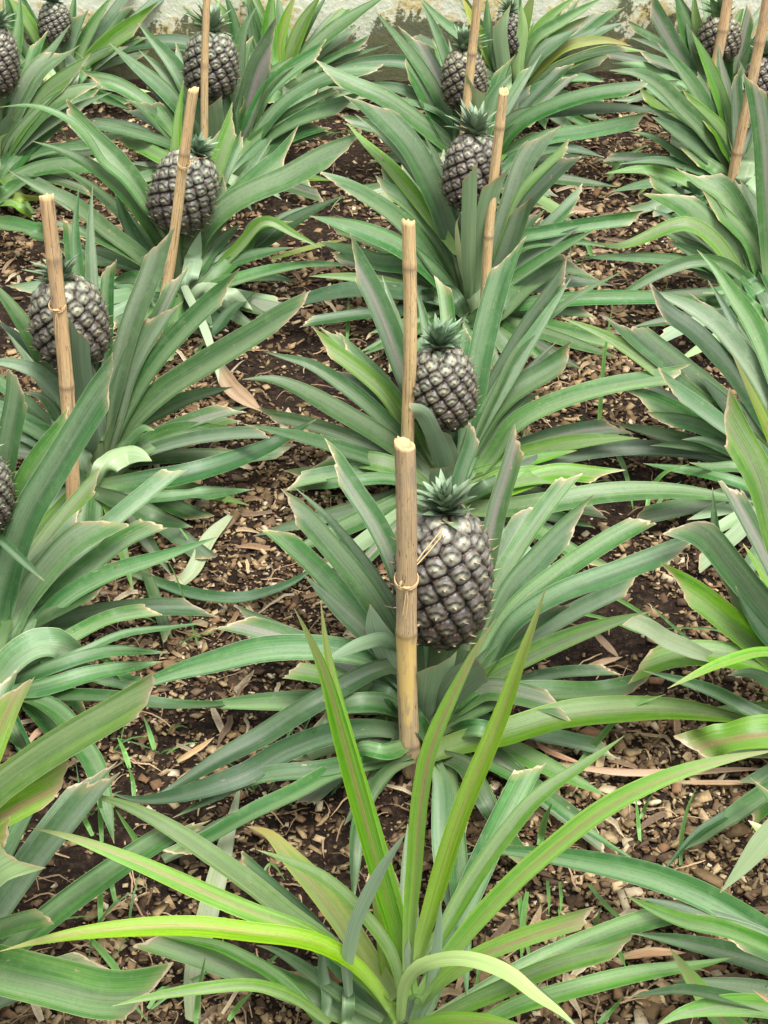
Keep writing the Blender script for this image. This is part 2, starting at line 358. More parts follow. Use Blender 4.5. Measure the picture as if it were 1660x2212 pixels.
def blade_mesh(A, w, base, end, tone, seed, under=False, dy=0.0):
    r = tip_rand(seed); ts = np.linspace(0, 1, 41)
    hv = A[-1] - np.array(base); hv[2] = 0; hn = np.linalg.norm(hv)
    rad = hv / hn if hn > .04 else np.array([0, 1 if dy > 0 else -1, 0.])
    camp = np.array([0, 0, CAM_H]); roll = r.normal(0, .16); wob = r.uniform(0, 6.28)
    T = np.gradient(A, axis=0); T /= np.linalg.norm(T, axis=1)[:, None] + 1e-9
    Nn = []; comp = []
    for q, t, tt in zip(A, T, ts):
        up = np.array([0, 0, 1.]) - rad * .75
        n0 = up - t * up.dot(t); n0 /= np.linalg.norm(n0) + 1e-6
        v = camp - q; v /= np.linalg.norm(v); v2 = v - t * v.dot(t); v2 /= np.linalg.norm(v2) + 1e-6
        sgn = 1 if n0.dot(v2) > -.15 and not under else -1
        n = n0 * .5 + v2 * sgn * .75
        n -= t * n.dot(t); n /= np.linalg.norm(n) + 1e-9
        W_ = np.cross(n, t); n = n * math.cos(roll) + W_ * math.sin(roll + .12 * math.sin(4 * tt + wob))
        n -= t * n.dot(t); n /= np.linalg.norm(n) + 1e-9; Nn.append(n); comp.append(abs(n.dot(v2)))
    Nn = np.array(Nn)
    for i in range(1, len(Nn)):
        if Nn[i].dot(Nn[i-1]) < 0: Nn[i] *= -1
    for _ in range(4):
        Nn[1:-1] = Nn[1:-1] * .4 + (Nn[:-2] + Nn[2:]) * .3
    Nn /= np.linalg.norm(Nn, axis=1)[:, None]
    w /= max(.75, float(np.mean(comp)))
    L = np.linalg.norm(np.diff(A, axis=0), axis=1).sum()
    cutl = 0; s_ = 1
    if end[0] == 'c':
        s_ = {'l': -1, 'r': 1}.get(end[1:2], 1 if r.random() < .5 else -1)
        cutl = min(.45, w * r.uniform(.9, 1.9) / L)
    fold = r.uniform(.20, .38); e_n = r.normal(0, .012, NU); wav = r.uniform(.0, .02); wph = r.uniform(0, 6)
    curl = r.uniform(-.3, .5)
    u = np.linspace(-1, 1, NU); u = np.sign(u) * np.abs(u) ** .85
    t0 = np.linspace(0, 1, NT)[:, None] * np.ones(NU)[None]; U = u[None] * np.ones(NT)[:, None]
    if cutl:
        g = (U * s_ + 1) / 2; k = 1 - cutl * (g + .35 * np.sin(g * 3.1) * curl) + e_n[None] * .5
        t = t0 * np.minimum(1, k)
        wf = (.74 + .26 * np.minimum(1, t / .3)) * (1 - .10 * np.maximum(0, t - .6) / .4)
        cd_ = (1 - t0) * L * k
    else:
        t = t0; wf = .74 + .26 * np.minimum(1, t / .25); tp = .5
        wf = wf * np.where(t > tp, np.maximum(.02, 1 - (np.maximum(t - tp, 0) / (1 - tp)) ** 1.9), 1)
        cd_ = (1 - t0) * L + .002
    f = np.clip(t, 0, 1) * 40; a = np.minimum(f.astype(int), 39); h = (f - a)[..., None]
    c = A[a] * (1 - h) + A[a + 1] * h; nn = Nn[a] * (1 - h) + Nn[a + 1] * h; tt = T[a] * (1 - h) + T[a + 1] * h
    tt /= np.linalg.norm(tt, axis=-1, keepdims=True); nn = nn - tt * (nn * tt).sum(-1, keepdims=True); nn /= np.linalg.norm(nn, axis=-1, keepdims=True); ww = np.cross(tt, nn)
    fd = fold * (1 - .45 * t) + .30 * np.maximum(0, .25 - t) / .25; hw = w * .5 * wf
    lat = U * (1 - .35 * fd * np.abs(U)); hh = np.sqrt(U * U + .02) * fd * 1.3 - fd * .5
    hh = hh + wav * np.sin(t * 17 + wph + np.where(U > 0, 1.5, 0)) * U ** 2 * 3
    if cutl: hh = hh + r.uniform(-.1, .45) * np.maximum(0, t - .8) / .2 * np.abs(U) ** 2 * (U * s_ < 0)
    V = c + ww * (hw * lat)[..., None] + nn * (hw * hh)[..., None]
    V[..., 2] = np.maximum(V[..., 2], .004)
    i = np.arange(NT * NU).reshape(NT, NU)
    Fq = np.stack([i[:-1, :-1], i[:-1, 1:], i[1:, 1:], i[1:, :-1]], -1).reshape(-1, 4)
    UV = np.stack([(U + 1) / 2, t], -1).reshape(-1, 2)
    me = mesh_np('leaf', V.reshape(-1, 3), Fq, uv=UV, attrs={'cut': cd_.ravel()})
    mid = len(me.polygons) // 2
    if np.array(me.polygons[mid].normal).dot(Nn[20]) < 0: me.flip_normals()
    return me, LM[tone]
def free_leaf(base, az, el, L, w, tone, end, seed):
    r = tip_rand(seed); A = []; p = np.array(base, float) + np.array([math.cos(az), math.sin(az), 0]) * .012; e = el
    drop = r.uniform(.1, .8) * (1 if el < 1 else .5)
    for i in range(41):
        A.append(p.copy()); d = np.array([math.cos(az) * math.cos(e), math.sin(az) * math.cos(e), math.sin(e)])
        p = p + d * L / 40; e -= drop / 40; p[2] = max(p[2], .03)
    return blade_mesh(np.array(A), w, base, end, tone, seed)

# ---------------------------------------------------------------- pineapple fruit
def fruit_mesh(a, bb, seed):
    r = np.random.default_rng(seed)
    N = 92; nth, nz = 190, 140
    gi = np.arange(N); ct = (gi * 2.399963 + seed) % (2 * np.pi); cz = -1 + 2 * (gi + .5) / N
    best = (0, 92)
    for n_ in range(80, 106):
        g2 = np.arange(1, 30); dx = ((g2 * 2.399963 + np.pi) % (2*np.pi) - np.pi) * a; dz_ = g2 * 2 * bb / n_
        d = np.sqrt(dx**2 + dz_**2).min() / math.sqrt(2*np.pi*a*2*bb/n_)
        if d > best[0]: best = (d, n_)
    N = best[1]; gi = np.arange(N); ct = (gi * 2.399963 + seed) % (2 * np.pi); cz = -1 + 2 * (gi + .5) / N
    # profile: barrel shape
    def prof(z): return (1 - np.abs(z) ** 2.7) ** .5 * (1 - .06 * z)
    z = np.sin(np.linspace(-np.pi/2, np.pi/2, nz)) * .5 + np.linspace(-1, 1, nz) * .5
    th = np.linspace(0, 2*np.pi, nth, endpoint=False)
    Z, TH = np.meshgrid(z, th, indexing='ij')
    Z = Z.ravel(); TH = TH.ravel(); rr = prof(Z)
    # eye spacing
    P3 = np.column_stack([rr*np.cos(TH)*a, rr*np.sin(TH)*a, Z*bb])
    pc = prof(cz); C3 = np.column_stack([pc*np.cos(ct)*a, pc*np.sin(ct)*a, cz*bb])
    D = np.linalg.norm(P3[:, None] - C3[None], axis=2); o = np.argsort(D, axis=1)[:, :2]
    d1 = np.take_along_axis(D, o[:, :1], 1)[:, 0]; d2 = np.take_along_axis(D, o[:, 1:2], 1)[:, 0]
    R0 = math.sqrt(4*np.pi*a*bb*.86/N)*.56
    idx = o[:, 0]
    edge = np.clip((d2 - d1) / R0, 0, 1)
    lv = (P3[:, 2] - C3[idx, 2]) / R0
    dth = (TH - ct[idx] + np.pi) % (2*np.pi) - np.pi; lh = dth * a * np.maximum(.3, pc[idx]) / R0
    q = np.clip(1 - edge / .62, 0, 1) ; rad_ = np.hypot(lh * .92, lv)
    m_ = np.clip(.55 * (rad_ / .95) ** 2 + .45 * q, 0, 1)
    dome = np.sqrt(np.clip(1 - m_ ** 1.5, 0, 1))
    lip = np.exp(-((np.hypot(lh * .95, lv + .22) - .62)**2) / .010) * np.clip((lv - .0) * 5, 0, 1) * np.clip(edge * 5, 0, 1)
    cen = np.exp(-((lh**2 * 1.2 + (lv + .22)**2) / .03))
    nrm = np.column_stack([np.cos(TH)*rr**.6, np.sin(TH)*rr**.6, Z*.8]); nrm /= np.linalg.norm(nrm, axis=1)[:, None] + 1e-6
    disp = (dome * .095 + lip * .040 + cen * .03) * a
    fade = np.clip((1 - np.abs(Z)) / .08, 0, 1)
    V = P3 * .95 + nrm * (disp * fade)[:, None]
    tw = np.array([r.uniform(.92, 1.12), r.uniform(.95, 1.05), r.uniform(.8, 1.02)])
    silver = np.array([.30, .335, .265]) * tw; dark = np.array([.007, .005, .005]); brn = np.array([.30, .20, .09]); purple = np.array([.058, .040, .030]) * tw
    er = r.uniform(.75, 1.2, N)[idx]; noise = r.uniform(.85, 1.15, len(Z))
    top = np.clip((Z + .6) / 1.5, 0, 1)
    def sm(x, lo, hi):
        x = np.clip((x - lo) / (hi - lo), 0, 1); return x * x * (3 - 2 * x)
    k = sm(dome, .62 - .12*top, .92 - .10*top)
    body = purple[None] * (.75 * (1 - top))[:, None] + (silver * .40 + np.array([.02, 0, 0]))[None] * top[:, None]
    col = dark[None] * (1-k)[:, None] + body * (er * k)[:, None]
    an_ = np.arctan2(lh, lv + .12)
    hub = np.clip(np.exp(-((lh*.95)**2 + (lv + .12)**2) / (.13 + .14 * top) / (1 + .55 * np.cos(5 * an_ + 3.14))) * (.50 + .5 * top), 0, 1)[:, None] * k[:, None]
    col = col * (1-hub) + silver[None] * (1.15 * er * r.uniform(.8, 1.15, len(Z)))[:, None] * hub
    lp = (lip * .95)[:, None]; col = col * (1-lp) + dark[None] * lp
    ang = np.arctan2(lh, -(lv + .15))
    rays = np.exp(-(np.sin(ang * 2.5))**2 / .06) * np.exp(-rad_**2/.16) * .6
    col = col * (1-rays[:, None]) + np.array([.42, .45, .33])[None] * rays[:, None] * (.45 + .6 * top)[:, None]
    pk = (np.exp(-((dome - .42) ** 2) / .006) * (lv > 0) * er * .55)[:, None]; col = col * (1-pk) + np.array([.34, .21, .14])[None] * pk
    cc = (cen * np.clip(r.uniform(.1, 1.0, N)[idx], 0, 1))[:, None]; col = col * (1-cc) + brn[None] * cc
    col *= noise[:, None]
    i = np.arange(nz*nth).reshape(nz, nth); j = np.roll(i, -1, axis=1)
    Fq = np.stack([i[:-1], j[:-1], j[1:], i[1:]], -1).reshape(-1, 4)
    V = list(V); Fq = list(map(list, Fq)); col = list(col)
    # dry bract points at each eye
    for e in range(N):
        if abs(cz[e]) > .93: continue
        n = np.array([math.cos(ct[e]), math.sin(ct[e]), 0.]); c = C3[e] * 1.0 + n * a * .06; c[2] -= R0 * .28
        s = np.array([-n[1], n[0], 0.]); ln = a * r.uniform(.08, .22); tip = c + n * ln + np.array([0, 0, ln * r.uniform(.2, .8)])
        b0 = len(V); V += [c + s*R0*.26 - n*.002, c - s*R0*.26 - n*.002, tip, c + np.array([0, 0, R0*.14])]
        Fq += [[b0, b0+1, b0+2, b0+2], [b0+1, b0+3, b0+2, b0+2], [b0+3, b0, b0+2, b0+2]]
        pc_ = np.array([.34, .25, .15]) * r.uniform(.5, 1.2); col += [pc_*.6, pc_*.6, pc_*1.5, pc_]
    return V, Fq, col
def build_tri_safe(name, V, Fq, col):
    me = bpy.data.meshes.new(name)
    faces = [tuple(dict.fromkeys(int(k) for k in f)) for f in Fq]
    me.from_pydata([tuple(map(float, v)) for v in V], [], faces)
    at = me.attributes.new('col', 'FLOAT_COLOR', 'POINT')
    at.data.foreach_set('color', np.column_stack([np.array(col), np.ones(len(col))]).astype(np.float32).ravel())
    me.update(); return me
def crown_mesh(size, seed, n=46):
    r = np.random.default_rng(seed); V = []; Fq = []; col = []; lean = r.normal(0, .16, 2); hue = np.array([r.uniform(.8, 1.25), 1.0, r.uniform(.8, 1.1)])
    for k in range(n):
        f = k / n; az = k * 2.399963 + r.normal(0, .15); el = R(8 + 74 * f ** .8) + r.normal(0, .1)
        ln = size * (.42 + .55 * math.sin(math.pi * min(1, f * 1.15 + .12)) ** .7) * r.uniform(.8, 1.12); wd = size * .16 * (1 - .35 * f)
        rd = np.array([math.cos(az), math.sin(az), 0]); sd_ = np.array([-rd[1], rd[0], 0]); base = np.array([0, 0, size * .42 * f])
        curve = r.uniform(-.5, .35)
        tone = r.uniform(.6, 1.3); cA = np.array([.105, .185, .090]) * tone * hue; cB = np.array([.23, .32, .20]) * tone
        prev = None; e = el; p = base.copy(); S = 7; b0 = len(V)
        for i in range(S + 1):
            t = i / S; wv = wd * (1 - t ** 1.6) * (.8 + .6 * min(1, t * 3)) + .0003
            nrm = np.array([-math.sin(e) * rd[0], -math.sin(e) * rd[1], math.cos(e)])
            for u in (-1, 0, 1):
                V.append(p + sd_ * u * wv + nrm * (abs(u) * wv * .45)); col.append(cA * (1 - .5*(u == 0)) if t < .85 else cB * 1.1)
                if u == 0: col[-1] = cB * (.8 if t < .6 else 1)
            p = p + (rd * math.cos(e) + np.array([lean[0], lean[1], math.sin(e)])) * ln / S; e -= curve / S * (1.4 if t > .4 else .6)
        for i in range(S):
            for j in range(2):
                a = b0 + i * 3 + j; Fq.append([a, a + 1, a + 4, a + 3])
    return V, Fq, col
def tube(path, rad, ns=10, name='tube', cols=None):
    path = np.array(path, float); n = len(path); T = np.gradient(path, axis=0); T /= np.linalg.norm(T, axis=1)[:, None] + 1e-9
    rad = np.broadcast_to(np.asarray(rad, float), (n,)); V = []; ref = np.array([.3, .2, .9]) if abs(T[0][2]) < .8 else np.array([0, 1., 0])
    for i in range(n):
        a = np.cross(T[i], ref); a /= np.linalg.norm(a); b_ = np.cross(T[i], a)
        for k in range(ns):
            g = 2*math.pi*k/ns; V.append(path[i] + (a*math.cos(g) + b_*math.sin(g)) * rad[i])
    Fq = []
    for i in range(n-1):
        for k in range(ns): Fq.append((i*ns+k, i*ns+(k+1) % ns, (i+1)*ns+(k+1) % ns, (i+1)*ns+k))
    return V, Fq

# ---------------------------------------------------------------- plants (traced leaves: base to tip)
PL = []
def plant(key, bx, by, label, leaves, fruit=None, Lt=.52, group='pineapple plants growing in the bed'):
    PL.append((key, bx, by, label, leaves, fruit, Lt, group))
# fruit: centre x,y  width height (view px) | crown x,y size px | tilt degrees (x, y)
plant('P0', 885, 2292, 'young lime green pineapple plant without fruit, front and centre at the bottom', '''
Z 880,2160 862,2040 830,1930 795,1800 765,1690 735,1580 700,1450 665,1370 636,1315|140 p l .10
Z 892,2150 858,1980 805,1790 765,1660 730,1520 705,1400 693,1298|120 p l .16
K 990,1320 1000,1000 1030,650 1050,350 1080,100 H 1130,1530 1200,1350 1330,1080 1450,850 1560,690|118 p l .02
K 1010,1350 1070,1150 1130,950 1200,700 1300,380 1400,120 H 1520,1500 1620,1250 1720,950 1810,700 1885,480|138 p l .14
K 1060,1500 1200,1280 1400,1030 1660,750 L 250,530 600,260 1000,60 1400,-60 1750,-120|138 p l .05
K 1050,1300 1200,1080 1400,740 1550,520 1660,380 L 100,250 250,120 430,0 580,-100 732,-210|140 p b .22
K 1060,1550 1250,1350 1450,1220 1660,1130 L 200,1060 400,1000 560,960|130 cr l -.04
K 940,1640 960,1420 1050,1290 1250,1230 1450,1250 1660,1340 L 150,1470 300,1570 430,1690|100 p l -.22
K 900,1640 750,1400 550,1210 300,1110 0,1075 J 1300,1030 900,1035 500,1075 200,1135 0,1190|135 p l -.06
K 880,1560 650,1320 480,1170 300,1060 0,950 J 1300,800 900,620 600,500 400,430 200,390|138 p l .06
K 860,1600 650,1340 450,1130 200,950 0,780 J 1300,520 1000,330 700,200 490,165|150 p b .15
K 880,1500 680,1200 560,1000 400,780 200,560 80,420 -60,380|200 p y .22
K 950,1560 880,1220 700,960 450,720 200,600 0,530|95 p b -.02
K 600,1480 590,1280 640,1030 750,780 850,600 975,420|100 p s -.06
K 480,1660 250,1490 0,1410 J 1400,1420 1000,1480 730,1545|85 p b -.10
K 1150,1640 1400,1520 1660,1410 L 0,1400 300,1280 600,1200 815,1135|135 cr b -.02
K 1200,1740 1500,1650 L 0,1560 400,1440 800,1340 1200,1280 1460,1225|135 p b .04
L -100,1240 80,1380 220,1500 330,1600 470,1720|70 p p -.1
K 985,1380 985,1240 990,1110|60 p s 0
K 820,1640 560,1480 300,1290 120,1180 0,1150|100 p g .06
K 430,1680 460,1480 430,1300 440,1100|80 p s .05
K 580,1680 600,1500 580,1330|90 p s .05
K 420,1660 300,1500 100,1330 -60,1240 J 1400,1150 1050,1090|100 p b .08
K 1060,1640 1120,1500 1160,1300 1180,1100 1200,860|80 p s .0
K 900,1660 850,1400 820,1150 780,900 740,700|90 p l .1
K 1150,1450 1300,1200 1420,1000 1560,800|90 p p .2
K 1000,1680 1250,1640 1500,1650 L 100,1680|110 p l -.1
''', None, .50)
plant('P1', 930, 1578, 'large pineapple plant bearing the biggest fruit, directly behind the lime green young plant', '''
H 1050,1250 880,800 700,500 480,230 280,10 120,-90|175 cl g .14
H 1080,1150 900,650 750,400 600,200 450,20 E 250,1500|90 p g .20
H 1060,1100 1000,700 900,330 770,60 E 620,1500 490,1300 400,1230|160 cl p .16
H 1380,900 E 1560,1660 1640,1400 1700,1200 1740,1100|150 cr p .20
H 1220,700 1250,200 E 1290,1600 1330,1400 1400,1220 1425,1080|110 cr g .14
H 1300,1150 1500,850 I 0,500 150,330 300,170 480,10 570,-50|185 cr g .17
H 1350,1150 1560,800 I 50,600 300,400 600,200 800,90 920,30|150 cl g .13
H 1350,1200 1550,950 I 0,740 300,540 700,390 1000,280 1290,190|150 cr g .06
H 1020,1200 800,970 550,900 300,880 0,900 G 1400,970 1200,1020 1000,1090 790,1195|185 p g -.03
H 1020,1100 900,990 700,1060 450,1200 200,1350 0,1480 G 1500,1560 1300,1680 J 1120,130 950,215|150 p d -.16
H 1000,1450 800,1400 550,1420 300,1500 100,1590 J 1640,20 1400,110 1150,180 880,210 720,165|150 p d -.06
H 1000,1560 700,1600 500,1660 J 1660,60 1400,190 1120,325|110 p d -.05
H 1000,1580 750,1640 K 500,30 300,140 0,280 J 1400,430 1080,600|110 cl g -.12
H 1020,1600 K 880,0 750,150 660,380 640,640 630,900|95 p g -.2
H 1020,1330 800,1240 550,1260 400,1320 330,1360|140 cr g -.06
H 1000,1000 850,830 700,850 580,900 440,970|90 p d -.1
H 1030,1200 850,960 720,820 600,700 450,550 310,405|120 p s .0
H 1000,1200 850,900 780,760 740,600|190 p s .06 u
H 1120,1330 1130,1200 1160,1050 1190,930|240 cr s -.05 u
H 1180,1320 1300,1150 1400,1060 1480,1030 1530,960|210 cl s -.08 u
H 1150,1450 1400,1290 1600,1190 I 200,1165 550,1165 930,1110|150 cr g -.02
H 1150,1400 1350,1230 1500,1150 1660,1170 I 250,1240 440,1320|160 cl p -.10
H 1130,1590 1350,1510 1600,1450 I 300,1340 700,1290 1100,1290 1660,1370|200 p b -.05
H 1200,1420 1400,1250 I 0,1130 200,1060 450,1030 720,1030|90 cl d .05
H 1200,1400 1400,1180 I 50,970 300,850 500,770 690,730|60 p y .08
H 1180,1580 1350,1640 K 1420,100 1520,290 1620,470|120 p g -.15
H 1180,1600 K 1250,50 1300,500 1340,1000 1370,1500|120 p g -.25
H 1220,1580 1500,1640 L 0,60 200,180 400,340 600,480 830,620|65 p g -.1
H 1150,1620 K 1200,100 1210,400 1230,700 1280,1000|140 p s -.22
H 1000,1500 850,1560 700,1540 550,1580|110 p g -.05
H 980,1350 850,1180 700,1130 560,1170|100 p d -.02
H 1240,1450 1400,1400 1560,1420 1660,1380|110 p g -.06
H 1130,1500 1000,1300 900,1200 830,1140|120 p d .0
H 1200,1350 1300,1250 1400,1150 1500,1120 1640,960|120 cr g .04
''', (957, 1246, 207, 300, 965, 1095, 130, 3, 2), .55)
plant('P2', 960, 1088, 'pineapple plant with small dark fruit beside the slender golden stake in the centre', '''
E 1150,1500 1000,1320 850,1200 550,1020 300,880 100,800 -90,800|150 p g -.02
E 1150,1450 1000,1240 800,1030 600,860 350,700 200,660 50,620|125 p g .08
E 1160,1400 1000,1130 850,900 700,760 480,600 330,500|135 cl b .12
E 1160,1350 980,1020 800,790 650,640 530,540 420,430|105 cr g .17
E 1160,1250 1050,950 950,720 850,450 740,200 630,20 540,-120|185 cl p .14
E 1180,1000 1130,600 1090,400 1030,190|90 p g .2
E 1250,1000 1260,700 1250,450 1230,250 1200,110|120 cr g .20
Z 1000,1030 1020,880 1040,760 1068,640 1100,540 1116,500|190 cl g .17
E 1320,1400 1460,1000 1600,720 F 100,450 260,230 410,20|125 cr d .18
E 1340,1400 1480,1050 1600,800 F 0,660 200,430 450,240 740,90|70 p g .16
E 1330,1400 1500,1050 F 0,880 200,760 420,620|190 cr g .12
E 1350,1500 1550,1280 F 0,1100 250,960 600,850 900,800 1170,770|140 cr g .02
E 1330,1580 1550,1480 F 100,1370 500,1260 900,1240 1330,1290|140 p d .02
E 1320,1600 1550,1480 F 0,1450 200,1430 380,1460 550,1530|160 cl b -.10
E 1330,1620 F 0,1500 250,1410 500,1420 740,1450|140 cr b -.03
E 1330,1640 1550,1640 F 200,1610 600,1540 1100,1530 1600,1600|155 p g -.03
E 1270,1560 1210,1300 1130,1120 1070,1020 975,1010|130 cr s -.10 u
E 1290,1560 1240,1350 1180,1180 1160,1060|200 cl s -.07 u
E 1220,1640 1200,1480 1230,1380 1260,1310|200 cr s -.12 u
E 1130,1520 950,1390 750,1330 500,1310 310,1340|145 cr b .0
E 1120,1580 900,1450 600,1460 400,1490 210,1520|90 p g -.05
E 1350,1450 1450,1250 1560,1080 F 20,960 170,840|130 cl g .10
E 1330,1400 1420,1200 1500,1000 1560,860 F 0,740|80 p g .2
E 1330,1600 1500,1500 1640,1440 F 100,1440|120 p d -.02
E 1240,1600 1120,1550 1030,1500 960,1440|100 p d 0
E 1300,1520 1380,1350 1440,1230|120 p g .05
''', (955, 838, 146, 185, 946, 742, 100, -4, 5))
plant('P3', 1010, 700, 'pineapple plant in the middle column with a leaf standing before its fruit', '''
B 1360,1900 1250,1500 1130,1200 1000,950 850,780 750,680 610,560|200 cr g .14
B 1350,1850 1280,1550 1150,1260 1000,1060 850,900 700,780 640,740|130 p g .18
B 1350,1950 1250,1650 1100,1440 930,1280 740,1180|135 cl g .12
B 1350,2000 1200,1780 1000,1500 800,1330 600,1220 400,1175|150 cl g .07
B 1350,2050 1200,1830 1000,1650 850,1560 650,1480 350,1400|160 p g .0
B 1300,1650 1050,1300 850,1060 700,920 590,800|110 p b .22
B 1390,2000 1380,1650 1385,1300 1390,1040|115 cr g -.06 u
B 1410,2000 1430,1700 1490,1400 1540,1200 1590,1090|150 cr g -.03 u
B 1430,2000 1540,1650 1660,1300 C 80,1050 180,900 270,770|175 cl s .18
B 1450,2000 1600,1600 C 80,1230 250,1060 400,920|90 cr b .14
B 1450,2050 1600,1700 C 80,1350 250,1150 430,980|115 cl d .08
B 1430,2000 1580,1750 C 0,1550 60,1380 100,1240|150 cl s -.02
B 1450,2050 1600,1700 C 0,1560 250,1500 500,1455 860,1410|105 cr g .0
B 1480,2080 F -100,400 100,190 350,60 610,120|165 cl g .03
E 1350,380 1150,130 950,50 B 800,1700 600,1620 400,1570|150 p g .04
E 1300,330 1000,250 800,230 600,230 300,290 0,400|150 p d .03
E 1400,400 F 0,330 300,290 700,270 1100,290 1480,410|115 p g .0
B 1450,2100 C -60,1700 60,1580 400,1560 600,1600|120 p g 0
B 1400,1950 1330,1700 1300,1450 1320,1400|50 p y -.05
B 1340,1500 1240,1200 1160,1000 1090,880|70 p g .15
E 1320,360 1150,250 1000,280|120 p d -.05
E 1380,440 1480,380 1640,300|120 p g -.04
B 1420,2050 1420,1700 1460,1500|150 p g -.02
B 1360,2050 1250,1900 1150,1850|130 p d 0
''', (1020, 372, 122, 168, 1036, 262, 92, 0, -4))
plant('P4', 1015, 410, 'pineapple plant right of centre near the wall, fruit behind a stake leaving the top edge', '''
B 1390,1150 1300,1000 1100,830 850,650 600,540 370,440|135 cl g .02
B 1380,1100 1290,850 1180,620 1050,410 900,220 770,70|100 p g .12
B 1370,1150 1270,930 1150,710 1050,520 930,340|150 cl g .08
B 1360,1000 1270,750 1170,500 1070,310 960,140|140 cr p .16
B 1370,950 1330,700 1240,400 1150,160 1060,-10|95 p g .14
B 1430,1050 1430,750 1420,480|150 cl g -.08 u
B 1300,1050 1310,800 1290,580|95 p g .02
B 1440,1050 1520,700 1600,450 1650,340|115 cl g .14
B 1440,1200 C 0,850 250,700 550,610 930,570|120 cr g .0
B 1440,1220 C -60,1060 200,900 500,850 890,775|110 cr g -.04
B 1420,1150 C 0,770 300,720 700,700 1050,730|100 p d .05
B 1360,1160 1200,1000 1050,880 900,790|135 p g .02
B 1360,1200 1250,1150 1160,1010 1090,880|70 p g .04
B 1380,1100 1250,780 1100,690 900,640 700,635|50 p g .05
B 1370,1100 1220,750 1000,600 850,560 650,540|100 p g .1
B 1430,1150 1580,1000 1640,850 C 0,660|110 cl b .06
B 1440,1150 1600,950 C 60,800 160,740|90 p g .05
B 1360,1200 1200,1100 1000,1000 860,930|100 p d -.04
B 1400,1050 1480,800 1580,560 1660,480|120 p g .1
B 1350,1200 1200,1230 1120,1180|110 p d -.05
B 1450,1250 C 100,1000 350,960 600,1020|100 p d -.05
B 1420,1150 1440,900 1500,650|80 p g .1
''', (1003, 172, 96, 130, 1000, 88, 78, 0, 2), .5)
plant('P5', 1125, 222, 'pineapple plant with yellow green leaf tips beside the wall, right of centre', '''
C 30,600 20,400 60,200 110,50 150,-60|125 p l .05
C 40,600 150,400 300,230 420,170 510,140|90 cr l .06
C 50,620 200,400 400,280 600,190 730,145|110 p s .04
C 60,620 200,500 420,390 650,320 870,335|90 p b -.04
C 40,600 130,420 250,300 440,180|110 p s .0
C 30,560 130,270 300,150 600,-20|90 p g .06
C 20,560 150,220 280,80 430,-30|90 p b .1
C 0,600 -70,400 -40,150 0,-40|95 p g .06
B 1620,600 1540,400 1500,200 1500,-30|80 p g .06
C 60,640 200,560 400,500 600,530|80 p g -.05
B 1600,560 1480,300 1400,120 1330,-30|80 p y .08
B 1600,600 1400,300 1200,130 1060,-20|90 p g .08
B 1630,640 1600,400 1580,200 1600,20|110 cr g .03 u
C 40,600 40,380 70,200 60,20|100 p l .03 u
B 1560,640 1300,560 1000,410 700,400 480,450|100 p d .0
C 60,640 250,620 400,600|70 p s -.05
C 40,560 100,350 220,200 330,60|90 p l .1
B 1640,560 1560,380 1590,200 1640,20|90 p g .0
C 0,660 -200,600 -330,640|80 p g -.05
C 60,640 200,640 330,700 480,690|90 p g -.06
C 30,600 200,420 350,300 600,260 780,300|80 p y .02
''', (1107, 74, 56, 98, 1100, 5, 46, 0, 0), .45)
plant('L0', -40, 1440, 'pineapple plant cut by the left edge, its long leaf crossing the leaning stake', '''
G -60,1050 0,600 80,300 D 190,1660 350,1400 500,1150 660,900 830,700|205 cr g -.02
G -80,1000 0,500 D 90,1660 200,1400 330,1220 490,1030|155 cr g .03
G -100,950 -60,300 D 30,1400 70,1150 120,900 130,720|160 cr g .08
G -60,1050 60,800 150,600 250,450 450,220 650,90 840,0|190 cl s .03
G -40,1080 120,850 350,560 600,330 850,150 1080,50|150 cl g .05
G -40,1100 200,800 400,570 700,400 1050,290 1420,160|120 p g .02
G -20,1120 200,960 420,830 720,680 1060,625|105 cl g .03
G -40,1120 100,950 250,860 420,870 600,985|210 p s -.04
G -20,1150 200,1060 500,950 750,900 1100,915|90 p g .0
G 0,1180 250,1150 600,1050 1050,970|115 p g -.02
G 40,1180 280,1240 420,1340 520,1500 620,1660 J 700,300 740,490|135 p g -.1
G -30,1200 60,1400 180,1560|110 p g -.1
G -60,900 10,800 60,350 170,20|95 p s .05
G -90,100 50,220 290,450|65 p d -.08
G 0,1180 300,1190 700,1200 1100,1250 1500,1240 1660,1195|85 p d -.02
G -20,1100 300,1000 550,900 800,790 1100,750 1350,715|60 p g .06
G -100,1100 -30,900 30,700 60,500|130 p g 0
G -60,1000 40,600 120,300 D 260,1600 420,1420|80 p d .1
''', (-42, 1062, 136, 175, -50, 960, 90, 0, 3))
